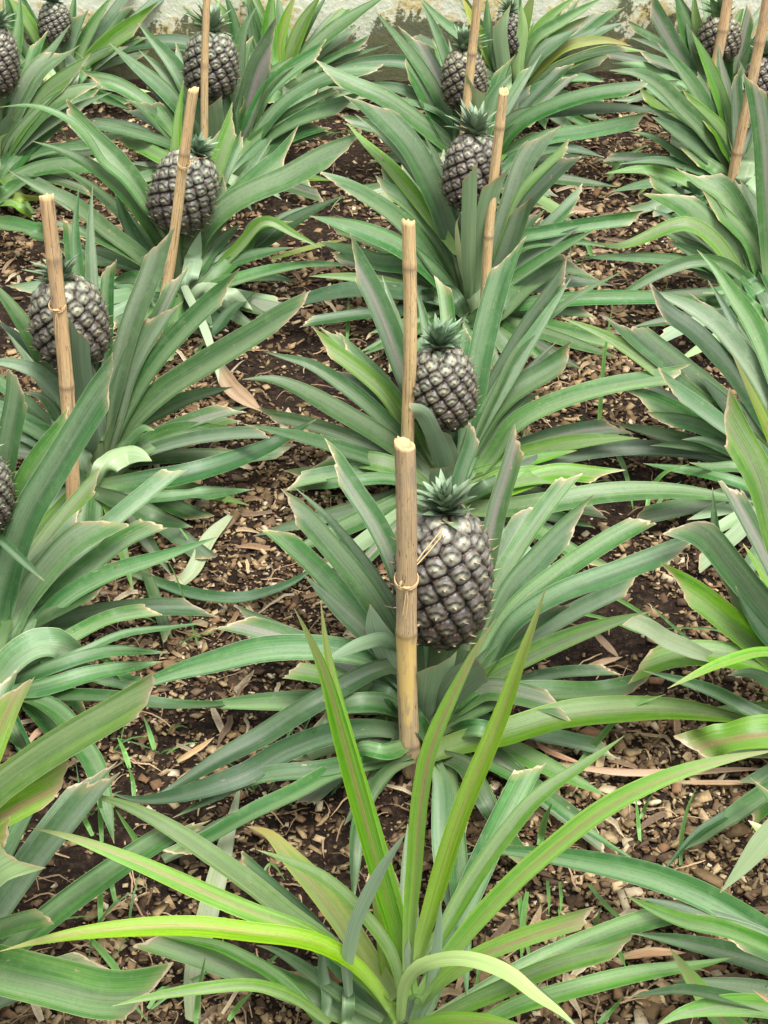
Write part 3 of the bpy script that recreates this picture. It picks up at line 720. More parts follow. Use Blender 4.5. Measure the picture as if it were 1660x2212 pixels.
plant('L1', 215, 1052, 'pineapple plant with its fruit tied to a leaning stake, left side of the middle', '''
D 580,1300 450,1000 350,800 200,520 50,300 -100,120|160 p g .08
D 570,1300 420,980 300,720 100,510 -60,400|110 p d .1
D 560,1350 450,1000 250,760 50,690 -120,700|130 p s .02
D 620,1200 600,800 540,400 500,0 A 490,1450 515,1195|105 p g .17
D 640,1200 640,700 600,300 590,50 A 585,1450 600,1210|115 p s .20
D 610,1100 560,600 490,250 460,0 A 450,1550 450,1400|95 cr g .2
D 650,1200 680,800 690,400 700,150 725,10|115 cl g .15
D 660,1300 760,800 850,450 990,90 A 1050,1540 1085,1430|165 cl s .12
D 670,1350 780,900 900,600 1040,380 1140,240|190 cl s .08
D 680,1350 800,1020 1000,690 1200,460 1400,270 1600,130|150 cr g .08
D 690,1400 850,1080 1050,880 1300,720 1660,500 E 200,380 400,290|185 cr g .05
D 690,1400 900,1080 1100,880 1300,740 1520,640|110 p g .12
D 690,1420 850,1130 1000,1020 1250,910 1510,850|130 p g .08
D 690,1450 850,1280 1000,1200 1200,1140 1490,1170|165 cr g -.02
D 620,1510 900,1470 1200,1420 1450,1350 1660,1270 E 150,1200 390,1060|160 p d .02
D 650,1560 1000,1570 1300,1540 1640,1515|95 p g -.04
D 620,1500 700,1350 800,1290 900,1290 985,1330|165 p g -.08
D 580,1450 400,1100 280,920 140,880|100 p g .02
D 570,1480 350,1180 150,1120 -20,1140|140 p g .0
D 600,1300 550,900 520,650 510,400|150 cl s -.07 u
D 640,1200 630,950 600,700|115 p s -.02
D 630,950 640,650 640,390|60 p d .04
D 610,900 590,600 550,330|50 p d .05
D 600,1530 800,1600 1000,1690 G 1250,100|130 p g -.1
D 580,1500 300,1250 150,1180 60,1200|110 p d -.02
D 700,1350 850,1200 930,1120 1000,1130|100 p g -.04
D 580,1450 500,1200 400,1150 330,1060|150 p d -.02
''', (150, 697, 162, 198, 128, 592, 95, 2, -10))
plant('L2', 395, 655, 'pineapple plant whose fruit sits behind the thin mottled leaning stake', '''
A 1160,1850 1050,1600 900,1370 750,1200 580,1070 400,980 210,915|115 p g .05
A 1150,1750 1020,1450 870,1180 750,1030 600,890 500,790 390,690|155 cl g .12
A 1120,1650 900,1300 760,1120 680,1080 550,870 400,750 200,680 0,695|65 p g .05
A 1130,1900 900,1650 700,1500 450,1300 230,1200 55,1105|125 p g .0
A 1140,1850 1000,1700 850,1500 740,1230|115 p d .08
A 1220,1850 1330,1500 1500,1330 1660,1240 B 200,1160 450,1020 720,930|180 cr g .08
A 1230,1750 1400,1420 1620,1200 B 160,1030 330,870|165 cr g .13
A 1210,1700 1330,1300 1430,1000 1560,680|140 cr b .14
A 1200,1600 1290,1200 1370,920 1440,760|185 cl s .17
A 1170,1600 1140,1100 1150,800 1190,520|95 p b .14
A 1230,1880 1450,1700 1660,1560 B 200,1400 380,1330|115 p s .04
A 1250,1900 1500,1700 B 0,1600 250,1430 560,1270|130 p d .02
A 1260,1930 1600,1600 B 0,1480 240,1390|130 cl g .0
D 1240,250 1450,180 1660,120 E 300,60 640,60|105 p g .0
D 1140,60 1220,250 1320,450 1400,700 1420,830|65 p w -.05
A 1300,1850 1550,1600 B 60,1430 250,1520 430,1610|85 p b -.04
B 100,1680 300,1620 450,1580 600,1550|40 p y -.02
D 1250,350 1360,500 1500,350 1660,230|90 p d -.08
A 1130,1950 1000,1850 850,1800 700,1850|110 p g -.05
A 1230,1850 1400,1600 1560,1450|120 p g .08
D 1220,300 1350,200 1500,250 1640,350|110 p g -.05
A 1200,1900 1250,1700 1300,1500|120 p s -.02
D 1120,300 1000,280 850,330|100 p d -.05
''', (397, 414, 138, 182, 438, 318, 70, 4, 12))
plant('L3', 478, 385, 'pineapple plant with rounded grey fruit behind a thin straight stake near top left', '''
A 1400,1100 1300,900 1180,720 1050,570 880,430 710,280|120 p g .08
A 1390,1000 1300,800 1190,520 1100,380 1000,270 895,150|130 p g .15
A 1390,1150 1250,980 1100,830 970,690 840,590|180 cr g .02
A 1150,900 1000,720 850,600 700,530 520,510|120 cl g .05
A 1370,1000 1250,800 1130,560 1020,430 900,325|95 p g .14
A 1380,1150 1200,1050 1050,930 850,830 650,780 540,780|95 p d -.02
A 1400,1000 1390,800 1375,630|150 cr g -.08 u
A 1440,1000 1530,550 1560,280 1600,150 1660,50|130 p g .14
A 1460,1050 1600,700 B 20,450 120,270 210,150|200 cr p .10
A 1480,1080 1600,850 B 60,600 250,430 480,290|115 cr g .08
A 1470,1100 1600,800 B 0,530 120,440 240,370|80 p g .1
A 1490,1120 1600,900 B 50,600 150,490 250,430|90 p g .06
A 1500,1130 B 0,900 150,700 350,560 550,480 830,465|100 cr g .0
A 1500,1160 B 0,950 250,780 500,700 740,640|125 cr g -.04
A 1500,1200 B 50,960 250,850 490,780|150 cl d -.03
A 1380,1200 1250,1120 1060,1030 880,940 700,880|120 cl b .0
A 1440,1150 1480,900 1480,700 1450,550|130 p g .0
A 1440,1000 1500,600 1540,300 1560,180|90 p b .16
A 1500,1180 B 0,1060 120,980 260,900|110 p g .02
A 1460,1100 1530,850 1560,680 1540,640|110 cl g .04
A 1480,1150 1600,980 B 60,820 200,760|110 p g .04
A 1400,1180 1280,1200 1150,1130|110 p d -.04
''', (456, 141, 114, 148, 462, 58, 84, 0, 4), .5)
plant('L5', 625, 205, 'fruitless pineapple clump with bright upright leaves close to the wall, left of centre', '''
B 150,560 80,350 90,100 110,-80|120 p b .04
B 150,560 30,300 -20,100 -60,-80|110 p g .08
B 170,560 150,300 200,100 260,-40|95 p l .06
B 190,560 220,380 310,150 430,-50|115 p b .06
B 220,580 300,400 500,200 700,60 860,-40|115 p g .02
B 140,580 A 1560,300 1500,80 1450,-60|100 p g .05
B 130,580 A 1600,380 1500,150 1380,-20|100 p b .08
B 120,590 A 1500,330 1320,170 1175,30|85 p g .02
B 130,600 A 1550,400 1250,290 1000,270 800,320 640,420|115 p d -.04
B 170,560 170,300 150,50 140,-60|90 p s .1
B 240,620 400,560 600,480 820,460|80 p d -.02
B 260,620 420,440 560,380 850,290|40 p g .0
B 230,600 450,520 700,560|80 p g -.02
B 150,600 50,420 A 1640,200 1620,0|110 p g .05
B 180,600 330,500 450,440|100 p g -.05
B 190,560 280,300 380,100 480,-60|60 p g .1
''', None, .45)
plant('LL3', -10, 398, 'pineapple plant with its fruit cut by the left edge, second row from the wall', '''
A -10,1150 80,950 200,800 350,670 500,600 660,590|125 cr g .0
A -20,1100 100,850 250,660 420,520 620,400|145 cr b .04
A -30,1100 60,800 160,600 260,440 400,340 525,245|155 cl s .08
A -10,1180 120,1060 250,990 400,960 610,960|85 p g -.02
A 0,1210 200,1120 400,1080 700,1090 1060,1110|125 p g .0
A -50,1000 0,880 60,790 120,740|90 cl s -.1
A -40,1250 -20,980 0,900 60,860|60 p l -.08
A -60,1330 20,1270 130,1190 235,1130|110 p g -.05
A -20,1000 100,700 220,450 330,330 455,160|95 p s .1
A 0,1200 200,950 330,860 430,790|110 p g .02
A -40,900 40,600 120,200 130,-40|110 p g .16
A -30,850 50,500 180,380|80 p g .1
A -40,1300 120,1280 320,1290|60 p y -.02
A -30,1100 60,700 40,300 20,-40|80 p g .2
A -60,1330 80,1320 180,1380 220,1430|60 p b -.06
A -60,1200 100,1000 200,900 300,700|110 p g .06
A -60,1440 100,1460 280,1510 420,1580|110 p g -.06
''', (-8, 132, 94, 150, -10, 40, 70, 0, 0), .5)
plant('LL4', 150, 212, 'small fruited pineapple plant against the wall near the top left corner', '''
A 400,560 330,430 230,220 130,60 60,-60|95 cr b .08
A 430,560 430,350 490,150 560,20|115 cl s .04
A 440,560 530,300 620,130 730,-30|95 p g .08
A 460,580 620,360 800,210 1060,70|135 cr b .0
A 420,500 450,250 490,-60|80 p g .12
A 380,580 200,400 80,250 60,60 20,-60|105 p g .05
A 370,560 180,350 120,180|75 p g .03
A 450,600 560,420 700,330 800,280|90 p g -.02
A 380,600 300,500 200,420 160,400|60 p y -.03
A 430,600 470,450 430,330|110 p s -.04
A 400,580 300,430 230,380 180,430|60 p g -.05
A 460,580 540,480 600,350|80 p g 0
A 500,610 460,560 540,400 480,330|40 p y 0
''', (118, 50, 68, 92, 122, -8, 60, 0, -3), .42)
plant('R4', 1545, 215, 'pineapple plant near the wall at the top right, its fruit behind crossing upright leaves', '''
C 1270,620 1130,420 1000,200 870,-20|130 cl p .04
C 1280,620 1190,360 1110,130 1060,-60|130 p g .08
C 1290,600 1230,300 1190,100 1180,-60|95 p b .08
C 1420,620 1390,350 1330,130 1280,-60|75 p g -.02
C 1410,620 1400,380 1410,140|80 cl b .0
C 1430,600 1500,280 1560,30|95 cr p .08
C 1440,620 1520,380 1620,180|80 p g .04
C 1250,650 1000,510 850,430 650,410|80 p g -.02
C 1240,660 1120,760 1080,1000 1110,1290|115 p s -.14
C 1300,640 1240,450 1180,300 1130,150|100 p s .05
C 1250,650 1080,580 1020,450|70 p p .0
C 1440,640 1540,450 1560,280|60 p g 0
C 1270,640 1100,640 900,680|100 p d -.04
C 1300,560 1210,250 1100,20 1040,-60|90 p p .1
C 1430,650 1500,550 1470,380|60 p s -.04
''', (1555, 82, 90, 98, 1560, 18, 66, 0, 0), .45)
plant('R3', 1588, 420, 'pineapple plant without visible fruit at the foot of a long leaning stake on the right', '''
C 1440,1150 1380,1020 1250,840 1100,690 950,540 800,470 630,455|125 p g .0
C 1450,1130 1380,930 1290,760 1180,560 1060,400 945,280|120 p g .1
C 1450,1120 1400,980 1320,830 1200,730 1060,650|145 cl b .02
C 1440,1180 1330,1060 1200,940 1060,840 905,755|125 p g -.02
C 1440,1200 1350,1120 1220,1040 1070,1000|105 cl g -.04
C 1430,1220 1200,1110 1000,1045 850,1040 700,1065|65 p d -.03
C 1430,1240 1200,1200 1000,1130 850,1100 600,1125|85 p b -.05
C 1430,1150 1200,1060 1080,1010 930,900 760,850|80 p g .0
C 1440,1050 1390,750 1300,480 1230,330 1165,200|110 p b .12
C 1470,1080 1460,700 1450,420|95 cl p .04
C 1450,1000 1390,600 1350,420 1340,280|100 p p .12
C 1480,1250 1530,1080 1580,940|130 p g -.02
C 1430,1150 1250,1000 1160,850|100 p g .0
C 1430,1250 1250,1230 1050,1180|90 p d -.05
C 1440,1000 1340,700 1280,560|90 p g .1
C 1500,1200 1600,900 1640,700|110 p g .06
C 1440,1260 1300,1330 1150,1380|70 p g -.06
C 1480,1300 1600,1180 1700,1100|130 p g -.04
''', None, .5)
plant('RR3', 1720, 405, 'pineapple plant at the right edge, its fruit half outside the picture', '''
C 1840,1100 1700,800 1600,600 1560,400|110 p g .05
C 1840,1150 1720,1000 1640,900|110 p g 0
C 1840,1050 1700,500 1660,300|100 p g .1
C 1820,1150 1640,1150 1560,1240|90 p g -.06
''', (1652, 172, 82, 105, 1655, 110, 60, 0, 0), .45)
plant('R2', 1668, 690, 'dense pineapple plant with a wide purple veined leaf beside the long leaning stake', '''
C 1630,1950 1450,1780 1300,1660 1100,1560 905,1470|80 p g .04
C 1640,2000 1500,1750 1380,1600 1230,1430 1080,1310 860,1200|200 cr g .08
C 1650,1950 1560,1600 1450,1360 1360,1220 1240,1160 1075,1040|190 cr g .12
C 1650,1950 1540,1580 1350,1380 1190,1260|120 cl g .07
C 1680,1850 1620,1520 1560,1320 1480,1170|135 p s .12
C 1640,2050 1450,1830 1250,1680 1010,1560|140 p g .0
C 1600,2050 1350,1600 1150,1450 1000,1480 850,1550 680,1600 500,1565|110 p b -.02
F 1650,300 1400,130 1150,40 800,10 430,10|85 p g -.02
F 1650,300 1400,60 1200,30 1000,90 800,200 600,330|95 p g -.10
F 1680,420 1500,230 1300,120 1120,60|110 cl g .0
F 1700,450 1550,330 1400,230 1240,240|100 p g -.06
F 1700,450 1640,280 1530,90|90 p s .06
C 1670,1800 1650,1300 1620,850 1555,450|155 cr p .08
C 1720,1900 1680,1500 1700,1100|130 p g .12
F 1750,350 1650,100 C 1600,1600|130 p d .05
F 1600,350 1450,280 1300,300 1200,260|90 p d -.08
F 1650,300 1480,120 C 1300,1640|120 p g .05
F 1700,500 1550,470 1450,440|120 p b -.1
F 1650,350 1560,200 1500,60|130 p g .02
''', None, .52)
plant('R1', 1725, 1085, 'pineapple plant at the right edge halfway down with broad blue green leaves', '''
F 1800,1420 1500,1080 1250,860 1000,660 800,500 640,330|195 cr g .06
F 1800,1350 1600,1000 1400,720 1180,490 1000,370 850,230|150 cl d .11
F 1800,1250 1650,880 1450,580 1300,420 1150,330 1020,270 890,220|165 p s .15
F 1820,1480 1500,1250 1200,1080 1000,980 840,920 650,900|150 cl g .0
F 1820,1500 1600,1360 1350,1160 1100,1070 850,1060|120 cl g -.03
F 1750,1350 1300,1000 950,740 750,600 550,490 320,400|140 p b .05
F 1800,1600 1500,1480 1250,1410 1000,1370 850,1345|85 p g -.05
F 1800,1100 1650,650 1550,420 1440,260 1330,90 1200,-40|150 p g .18
F 1800,1450 1550,1150 1400,980 1200,760|120 p d .03
F 1750,1100 1600,750 1460,430|110 p s .15
F 1800,1500 1500,1300 1250,1200 1100,1190|110 p d -.05
F 1800,1560 1500,1380 1300,1370 1150,1340|90 p g -.08
F 1780,1000 1700,600 1640,400|110 p g .2
''', None, .55)
plant('R0', 1840, 1600, 'pineapple plant outside the right edge reaching in with light green trimmed leaves', '''
I 2000,1100 1600,590 1400,340 1230,140 1000,55|215 cr g .08
I 2050,1250 1600,870 1350,660 1150,510 915,400|195 cl b .04
I 2050,1150 1650,740 1450,550 1270,420|150 cl b .08
I 2050,1280 1660,1010 1350,930 1080,930 730,1050|190 cr b .0
I 2050,1050 1660,910 1350,985 1180,1060 1010,1145|75 p l -.15
I 1300,960 1000,830 850,740 690,680|125 cr w -.1
I 2050,1500 1600,1310 1300,1160 1050,1080 850,1030|95 p d -.05
I 2150,1450 1660,1430 1400,1470 1085,1560|225 cl l -.1
I 2000,900 1750,350 F 1600,1450 1430,1150 1290,920|200 cl b .02
I 2000,700 1850,200 F 1700,1250 1580,950 1430,640|110 p l .08
L 2000,-50 1660,150 1450,300 1100,540|115 p g -.15
I 2050,1100 1660,820 1500,600 1450,480|110 p d .0
I 1950,1000 1600,500 1350,250 F 1300,1500|110 p d .15
L 1900,-100 1660,100 1400,300 1200,420 960,700|60 p d -.2
I 2100,1350 1800,1180 1550,1050 1400,1060|120 p d -.05
''', None, .6)
plant('R9', 1960, 2270, 'pineapple plant outside the bottom right corner with long drooping grooved leaves', '''
L 2300,1450 1800,1160 1300,860 900,700 500,610 100,550 K 1500,530 1330,570|215 p g .34
L 2300,1500 1900,1280 1660,1160 1450,1080 1180,1040|205 cl p .05
L 1900,1250 1400,1050 1150,1000 950,930 740,830|120 p b -.04
L 1900,2000 1450,1700 1300,1550 1150,1350 1020,1165|160 p l .0
L 2200,1720 1700,1560 1400,1540 1100,1590 930,1680|160 p b -.1
L 2200,1650 1700,1560 1400,1490 1100,1440 740,1490|100 p d -.1
L 2200,1200 1900,300 1660,450 1500,640 1350,810|190 p b -.1
L 2300,1700 1900,1650 1660,1500 1560,1440|80 p t -.1
''', None, .6)
plant('L9', -160, 2270, 'pineapple plant outside the bottom left corner reaching in with wide lime green trimmed leaves', '''
J -450,900 -250,400 G -120,1700 0,1380 90,1180 180,1010|200 cl l .1
J -450,900 -100,230 G 200,1640 500,1450 800,1280 1060,1140|225 cr b .02
J -450,1000 -100,390 150,230 350,130 510,20|215 cr l .02
J -450,1050 -100,540 0,460 100,370|140 cr l -.05
J -450,1150 -150,720 0,590 230,470|290 cr b -.1
J -600,1300 -200,1280 0,1320 350,1400 700,1480 1150,1440|330 cr b -.1
J -600,1350 -50,1070 150,1000 370,950|135 cl g -.08
J -450,1300 -200,900 0,800|200 p g -.05
J -450,900 -200,500 0,300 100,150|130 p g .1
''', None, .6)

# loose leaves and scraps on the soil: (name, category, label, path, dz)
LOOSE = [
 ('fallen_leaf', 'leaf', 'long pale green wilted leaf lying upright in the gap left of the young lime plant', 'J 1250,1640 1250,1400 1310,1100 1400,750 1480,430 1565,80|160 p w'),
 ('leaf_scrap', 'leaf scrap', 'pale grey green cut strip of leaf on open soil, crossing the curved leaf', 'G 1150,480 1250,380 1350,180 1440,80 1540,-20|110 p w'),
 ('fallen_leaf', 'leaf', 'long curved green leaf with a dry cream edge lying across the open soil', 'G 840,395 1000,450 1250,530 1500,560 H 0,540 250,450 470,280|75 p d'),
 ('fallen_leaf', 'leaf', 'short green leaf with yellow edge lying straight down the soil, crossing under the curved one', 'G 930,360 980,480 1040,650 1100,850|80 cl g'),
 ('dry_leaf', 'dry leaf', 'tan dry pointed leaf on chips right of the left leaning stake', 'D 1420,720 1500,850 1580,920 1700,1010|110 p t'),
 ('dry_leaf', 'dry leaf', 'curved tan dry strip beside the lime leaf at lower left', 'G 180,1510 260,1420 380,1385 560,1330|45 p t'),
 ('dry_leaf', 'dry leaf', 'brown dry strip rising beside the left edge plant leaves', 'G 170,700 230,600 290,450 350,400|70 p t'),
 ('dry_leaf', 'dry leaf', 'small tan dry blade lying on dark soil left of the young plant', 'G 1150,1620 1280,1540 1390,1460|40 p t'),
 ('dry_leaf', 'dry leaf', 'long orange tan dry blade along the right edge behind the lime leaf', 'L 300,-20 700,30 1100,30 1500,10 1750,10|50 p t'),
 ('dry_leaf', 'dry leaf', 'thin long straw coloured blade below the orange one at right edge', 'L 1050,95 1300,95 1700,95|32 p t'),
 ('dry_leaf', 'dry leaf', 'crumpled tan dry leaf between two right hand leaves near the bottom', 'L 720,1225 900,1195 1130,1200|60 p t'),
 ('dry_leaf', 'dry leaf', 'star of cream dry leaf bits on soil right of centre', 'I 540,785 620,870 700,950|45 p t'),
 ('dry_leaf', 'dry leaf', 'thin cream dry blade touching the star of dry bits', 'I 450,1030 570,980 720,940|45 p t'),
 ('dry_leaf', 'dry leaf', 'twisted narrow dry strip under the big green leaf at lower right', 'I 150,1460 200,1530 330,1590 480,1640|36 p t'),
 ('dry_leaf', 'dry leaf', 'grey tan dry frond lying beneath the rightmost upper leaves', 'C 820,1260 900,1180 1020,1040|30 p y'),
 ('dry_leaf', 'dry leaf', 'reddish brown dry leaf on soil right of the third fruit', 'C 250,1380 400,1360 540,1370|50 p t'),
 ('dry_leaf', 'dry leaf', 'small pale torn dry leaf beside the grass stem in the right gap', 'F 90,1310 150,1270 200,1240|80 p t'),
 ('dry_leaf', 'dry leaf', 'tan dry leaf lying right of the grass stem below the long trimmed leaf', 'F 880,920 960,930 1070,950|50 p t'),
 ('dry_leaf', 'dry leaf', 'orange dry tip on soil left of the sucker leaves', 'G 1660,790 1600,760 1530,780|70 p t'),
 ('dry_leaf', 'dry leaf', 'pale dry stick standing on soil above the grey leaf strip', 'D 1200,1640 1230,1560 1260,1500|50 p t'),
 ('fallen_leaf', 'leaf', 'brown edged dull green leaf across the chips right of the pale upright leaf', 'J 1060,600 1200,520 1400,400 1700,230|110 p g'),
 ('dry_leaf', 'dry leaf', 'pale shard of dry leaf among chips in the open soil', 'G 560,560 600,620 640,650|30 p t'),
]
# stakes: key, label, colour, top xy, bottom xy, width px (view), nodes (fraction from top), plant row y used for depth, base offset
STAKES = [
 ('gold', 'thick greyish cane stake with a golden patch tied to the biggest fruit in the centre', (868, 955), (893, 1672), 45, [.49, .81], 'grey'),
 ('gold', 'slender golden cane stake rising behind the thick centre one', (881, 476), (884, 1098), 29, [.13], 'gold'),
 ('tan', 'tan cane stake leaning left in front of the tied fruit on the left', (103, 424), (167, 1145), 31, [.16, .49, .66], 'tan'),
 ('tan', 'thin brown mottled cane stake leaning right, tied to the second left fruit', (423, 192), (338, 735), 23, [.22, .75], 'gold'),
 ('gold', 'straight thin cane stake before the rounded grey fruit near the top left', (452, -60), (436, 432), 17, [.35], 'gold'),
 ('gold', 'thin cane stake right of the third centre fruit with a cut top', (1087, 198), (1040, 740), 22, [.12, .5], 'gold'),
 ('gold', 'pale cane stake running off the top edge right of centre', (1034, -60), (994, 450), 20, [.3], 'gold'),
 ('grey', 'long leaning jointed cane stake at the right edge', (1664, -60), (1578, 440), 22, [.26, .45, .70, .82], 'tan'),
 ('grey', 'brownish cane stake beside the fruit in the top right corner', (1584, -60), (1524, 245), 22, [.35], 'tan'),
]
# grass blades: path | width
GRASS = '''
F 560,1190 575,950 600,650 655,310|22
E 590,550 600,400 600,255|20
F 400,1250 430,1150 460,1030|40
F 620,1210 700,1310 750,1450 790,1660|26
F 870,1660 910,1500 1000,1400 1150,1350|26
F 930,1640 1000,1530 1100,1460|22
F 1050,1660 1250,1580 1480,1500|26
I 300,640 600,690 850,790 1150,850|16
I 590,515 750,600 900,700 1040,830|20
I 1150,830 1000,700 900,600|16
I 420,1650 560,1480 750,1280 1000,1180|32
I 1660,880 1300,760 900,760|12
L 830,470 815,300 800,180|22
L 830,330 880,220 920,160|16
L 1095,630 1100,450 1140,260 1195,130|22
L 500,760 620,900 740,1010 850,1110|24
L 600,1060 700,1200 740,1300|36
L 480,1160 540,1020 580,900|24
L 230,720 240,850 240,950|20
L 310,740 320,860 310,960|16
L 50,840 80,1050 130,1290|34
L 100,800 70,1000 60,1290|30
L 350,1250 320,1050 300,900|18
L 560,1660 640,1580 720,1490|30
J 660,480 650,250 650,50|26
J 600,440 530,300 460,200|26
J 950,570 850,420 750,270|32
J 650,990 650,850 640,640|30
J 750,880 710,700 670,590|26
J 580,1100 750,1300 850,1500 960,1650|36
J 960,1560 1060,1430 1180,1470|26
J 1270,1660 1290,1450 1330,1230|34
J 1480,1640 1550,1540 1640,1450|28
J 870,200 860,80 830,-20|24
J 980,1560 1200,1400 1430,1290|18
G 850,1190 780,1060 700,980 610,930|26
G 860,1180 760,1030 660,920 600,950|22
G 840,1660 800,1540 760,1460|28
G 1000,1540 960,1400 930,1330|26
G 1280,850 1150,440 1050,250|10
G 1270,300 1220,180 1130,60|12
H 740,780 700,620 680,520|12
H 690,840 730,790 830,770|18
H 850,1560 840,1420 850,1330|16
H 280,1660 350,1500 400,1380|20
D 1140,1640 1080,1500 1000,1380|22
D 1250,680 1320,560 1370,510|16
C 620,1170 680,1080 780,990 900,930|22
C 520,1660 490,1590 450,1530|26
A 40,640 120,615 200,610|14
B 490,440 650,360 850,285|12
L 1540,1660 1600,1500 1660,1400|20
L 180,500 210,350 260,230|40
K 60,1310 100,1250 160,1200|24
K 1410,1640 1430,1450 1440,1300|26
K 1440,1340 1470,1200 1490,1060|24
K 800,1370 850,1450 930,1560|22
K 700,1230 760,1130|14
K 30,700 100,620 190,730|12
'''
def at_ground(x, y):
    p = at_z(x, y, 0.0)
    for _ in range(3): p = at_z(x, y, float(gh(p[0], p[1])))
    return p
FR = {}
for (key, bx, by, label, leaves, fruit, Lt, group) in PL:
    base = at_ground(bx, by); Y0 = base[1]
    root = empty('pineapple_plant' if fruit else 'pineapple_plant', base)
    tag(root, label, 'plant', group)
    for ln in leaves.strip().splitlines():
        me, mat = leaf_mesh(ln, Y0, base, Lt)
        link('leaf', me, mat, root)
    # leaves of the rosette that stand behind or under the ones in front
    fr_ = np.random.default_rng(hash_(key) % 9973)
    nf = 11 if key in ('P0',) else (36 if by < 1200 else 22)
    for m in range(nf):
        az = (m + fr_.uniform(-.3, .3)) / max(nf, 1) * 2 * math.pi
        fa = math.cos(az + math.pi / 2)                 # 1 when it points at the camera
        el = fr_.uniform(.2, .95) if fa < .3 else fr_.uniform(.0, .25)
        if fa < -.5: el = fr_.uniform(.5, 1.1)
        if key == 'P0': el = fr_.uniform(.1, .6)
        sd = '%s%d' % (key, m); w_ = fr_.uniform(.024, .037)
        me, mat = free_leaf(base + np.array([0, 0, .035]), az, el, fr_.uniform(.26, .44) * (1 if fa < -.3 else .92), w_, 'gggdbssgp'[fr_.integers(0, 9)], 'c' if fr_.random() < .6 else 'p', sd)
        link('leaf', me, mat, root)
    # stem
    zs = .10 if fruit else .05
    V, Fq = tube([base + np.array([0, 0, -.03]), base + np.array([0, 0, .03]), base + np.array([0, 0, zs])], [.022, .024, .016], 12)
    st = link('stem', mesh_np('stem', V, Fq, attrs={}, cols={'col': np.tile([.10, .14, .06], (len(V), 1))}), M_CROWN, root)
    if fruit:
        cx, cy, w, h, kx, ky, ks, tx, ty = fruit
        c = at_y(cx, cy, Y0); dep = c[1] / ray(cx, cy)[1]
        a = w * K * dep / F / 2; el = math.atan2(CAM_H - c[2], math.hypot(c[0], c[1]))
        hh = h * K * dep / F / 2; bb = math.sqrt(max((a * 1.05) ** 2, (hh * hh - (a * math.sin(el)) ** 2))) / math.cos(el)
        bb = min(bb, a * 1.75)
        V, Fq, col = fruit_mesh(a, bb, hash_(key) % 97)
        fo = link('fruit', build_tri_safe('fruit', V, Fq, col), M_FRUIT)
        # tilt so that the crown comes out where it is in the photo
        kp = at_y(kx, ky, Y0 + .01)
        ax = Vector(kp - c); ax = ax.normalized(); ax = (ax + Vector((0, 0, .25))).normalized()
        rot = Vector((0, 0, 1)).rotation_difference(ax)
        fo.matrix_world = Matrix.Translation(c) @ rot.to_matrix().to_4x4()
        fo.parent = root; fo.matrix_parent_inverse = Matrix.Translation(-root.location)
        cs = ks * K * dep / F * .78
        V, Fq, col = crown_mesh(cs, hash_(key) % 89 + 3)
        V = np.array(V); V[:, 2] += bb * .86
        cm = mesh_np('crown', V, Fq, cols={'col': np.array(col)})
        co = link('crown', cm, M_CROWN, None); co.parent = fo
        FR[key] = (c, a, bb, ax, fo, dep)
        # stalk from the stem into the fruit base
        fb = c - np.array(ax) * bb * .9
        V, Fq = tube([base + np.array([0, 0, .02]), base * .4 + fb * .6 , fb + np.array(ax) * .02], [.017, .014, .015], 12)
        link('stalk', mesh_np('stalk', V, Fq, cols={'col': np.tile([.09, .13, .055], (len(V), 1))}), M_CROWN, root)

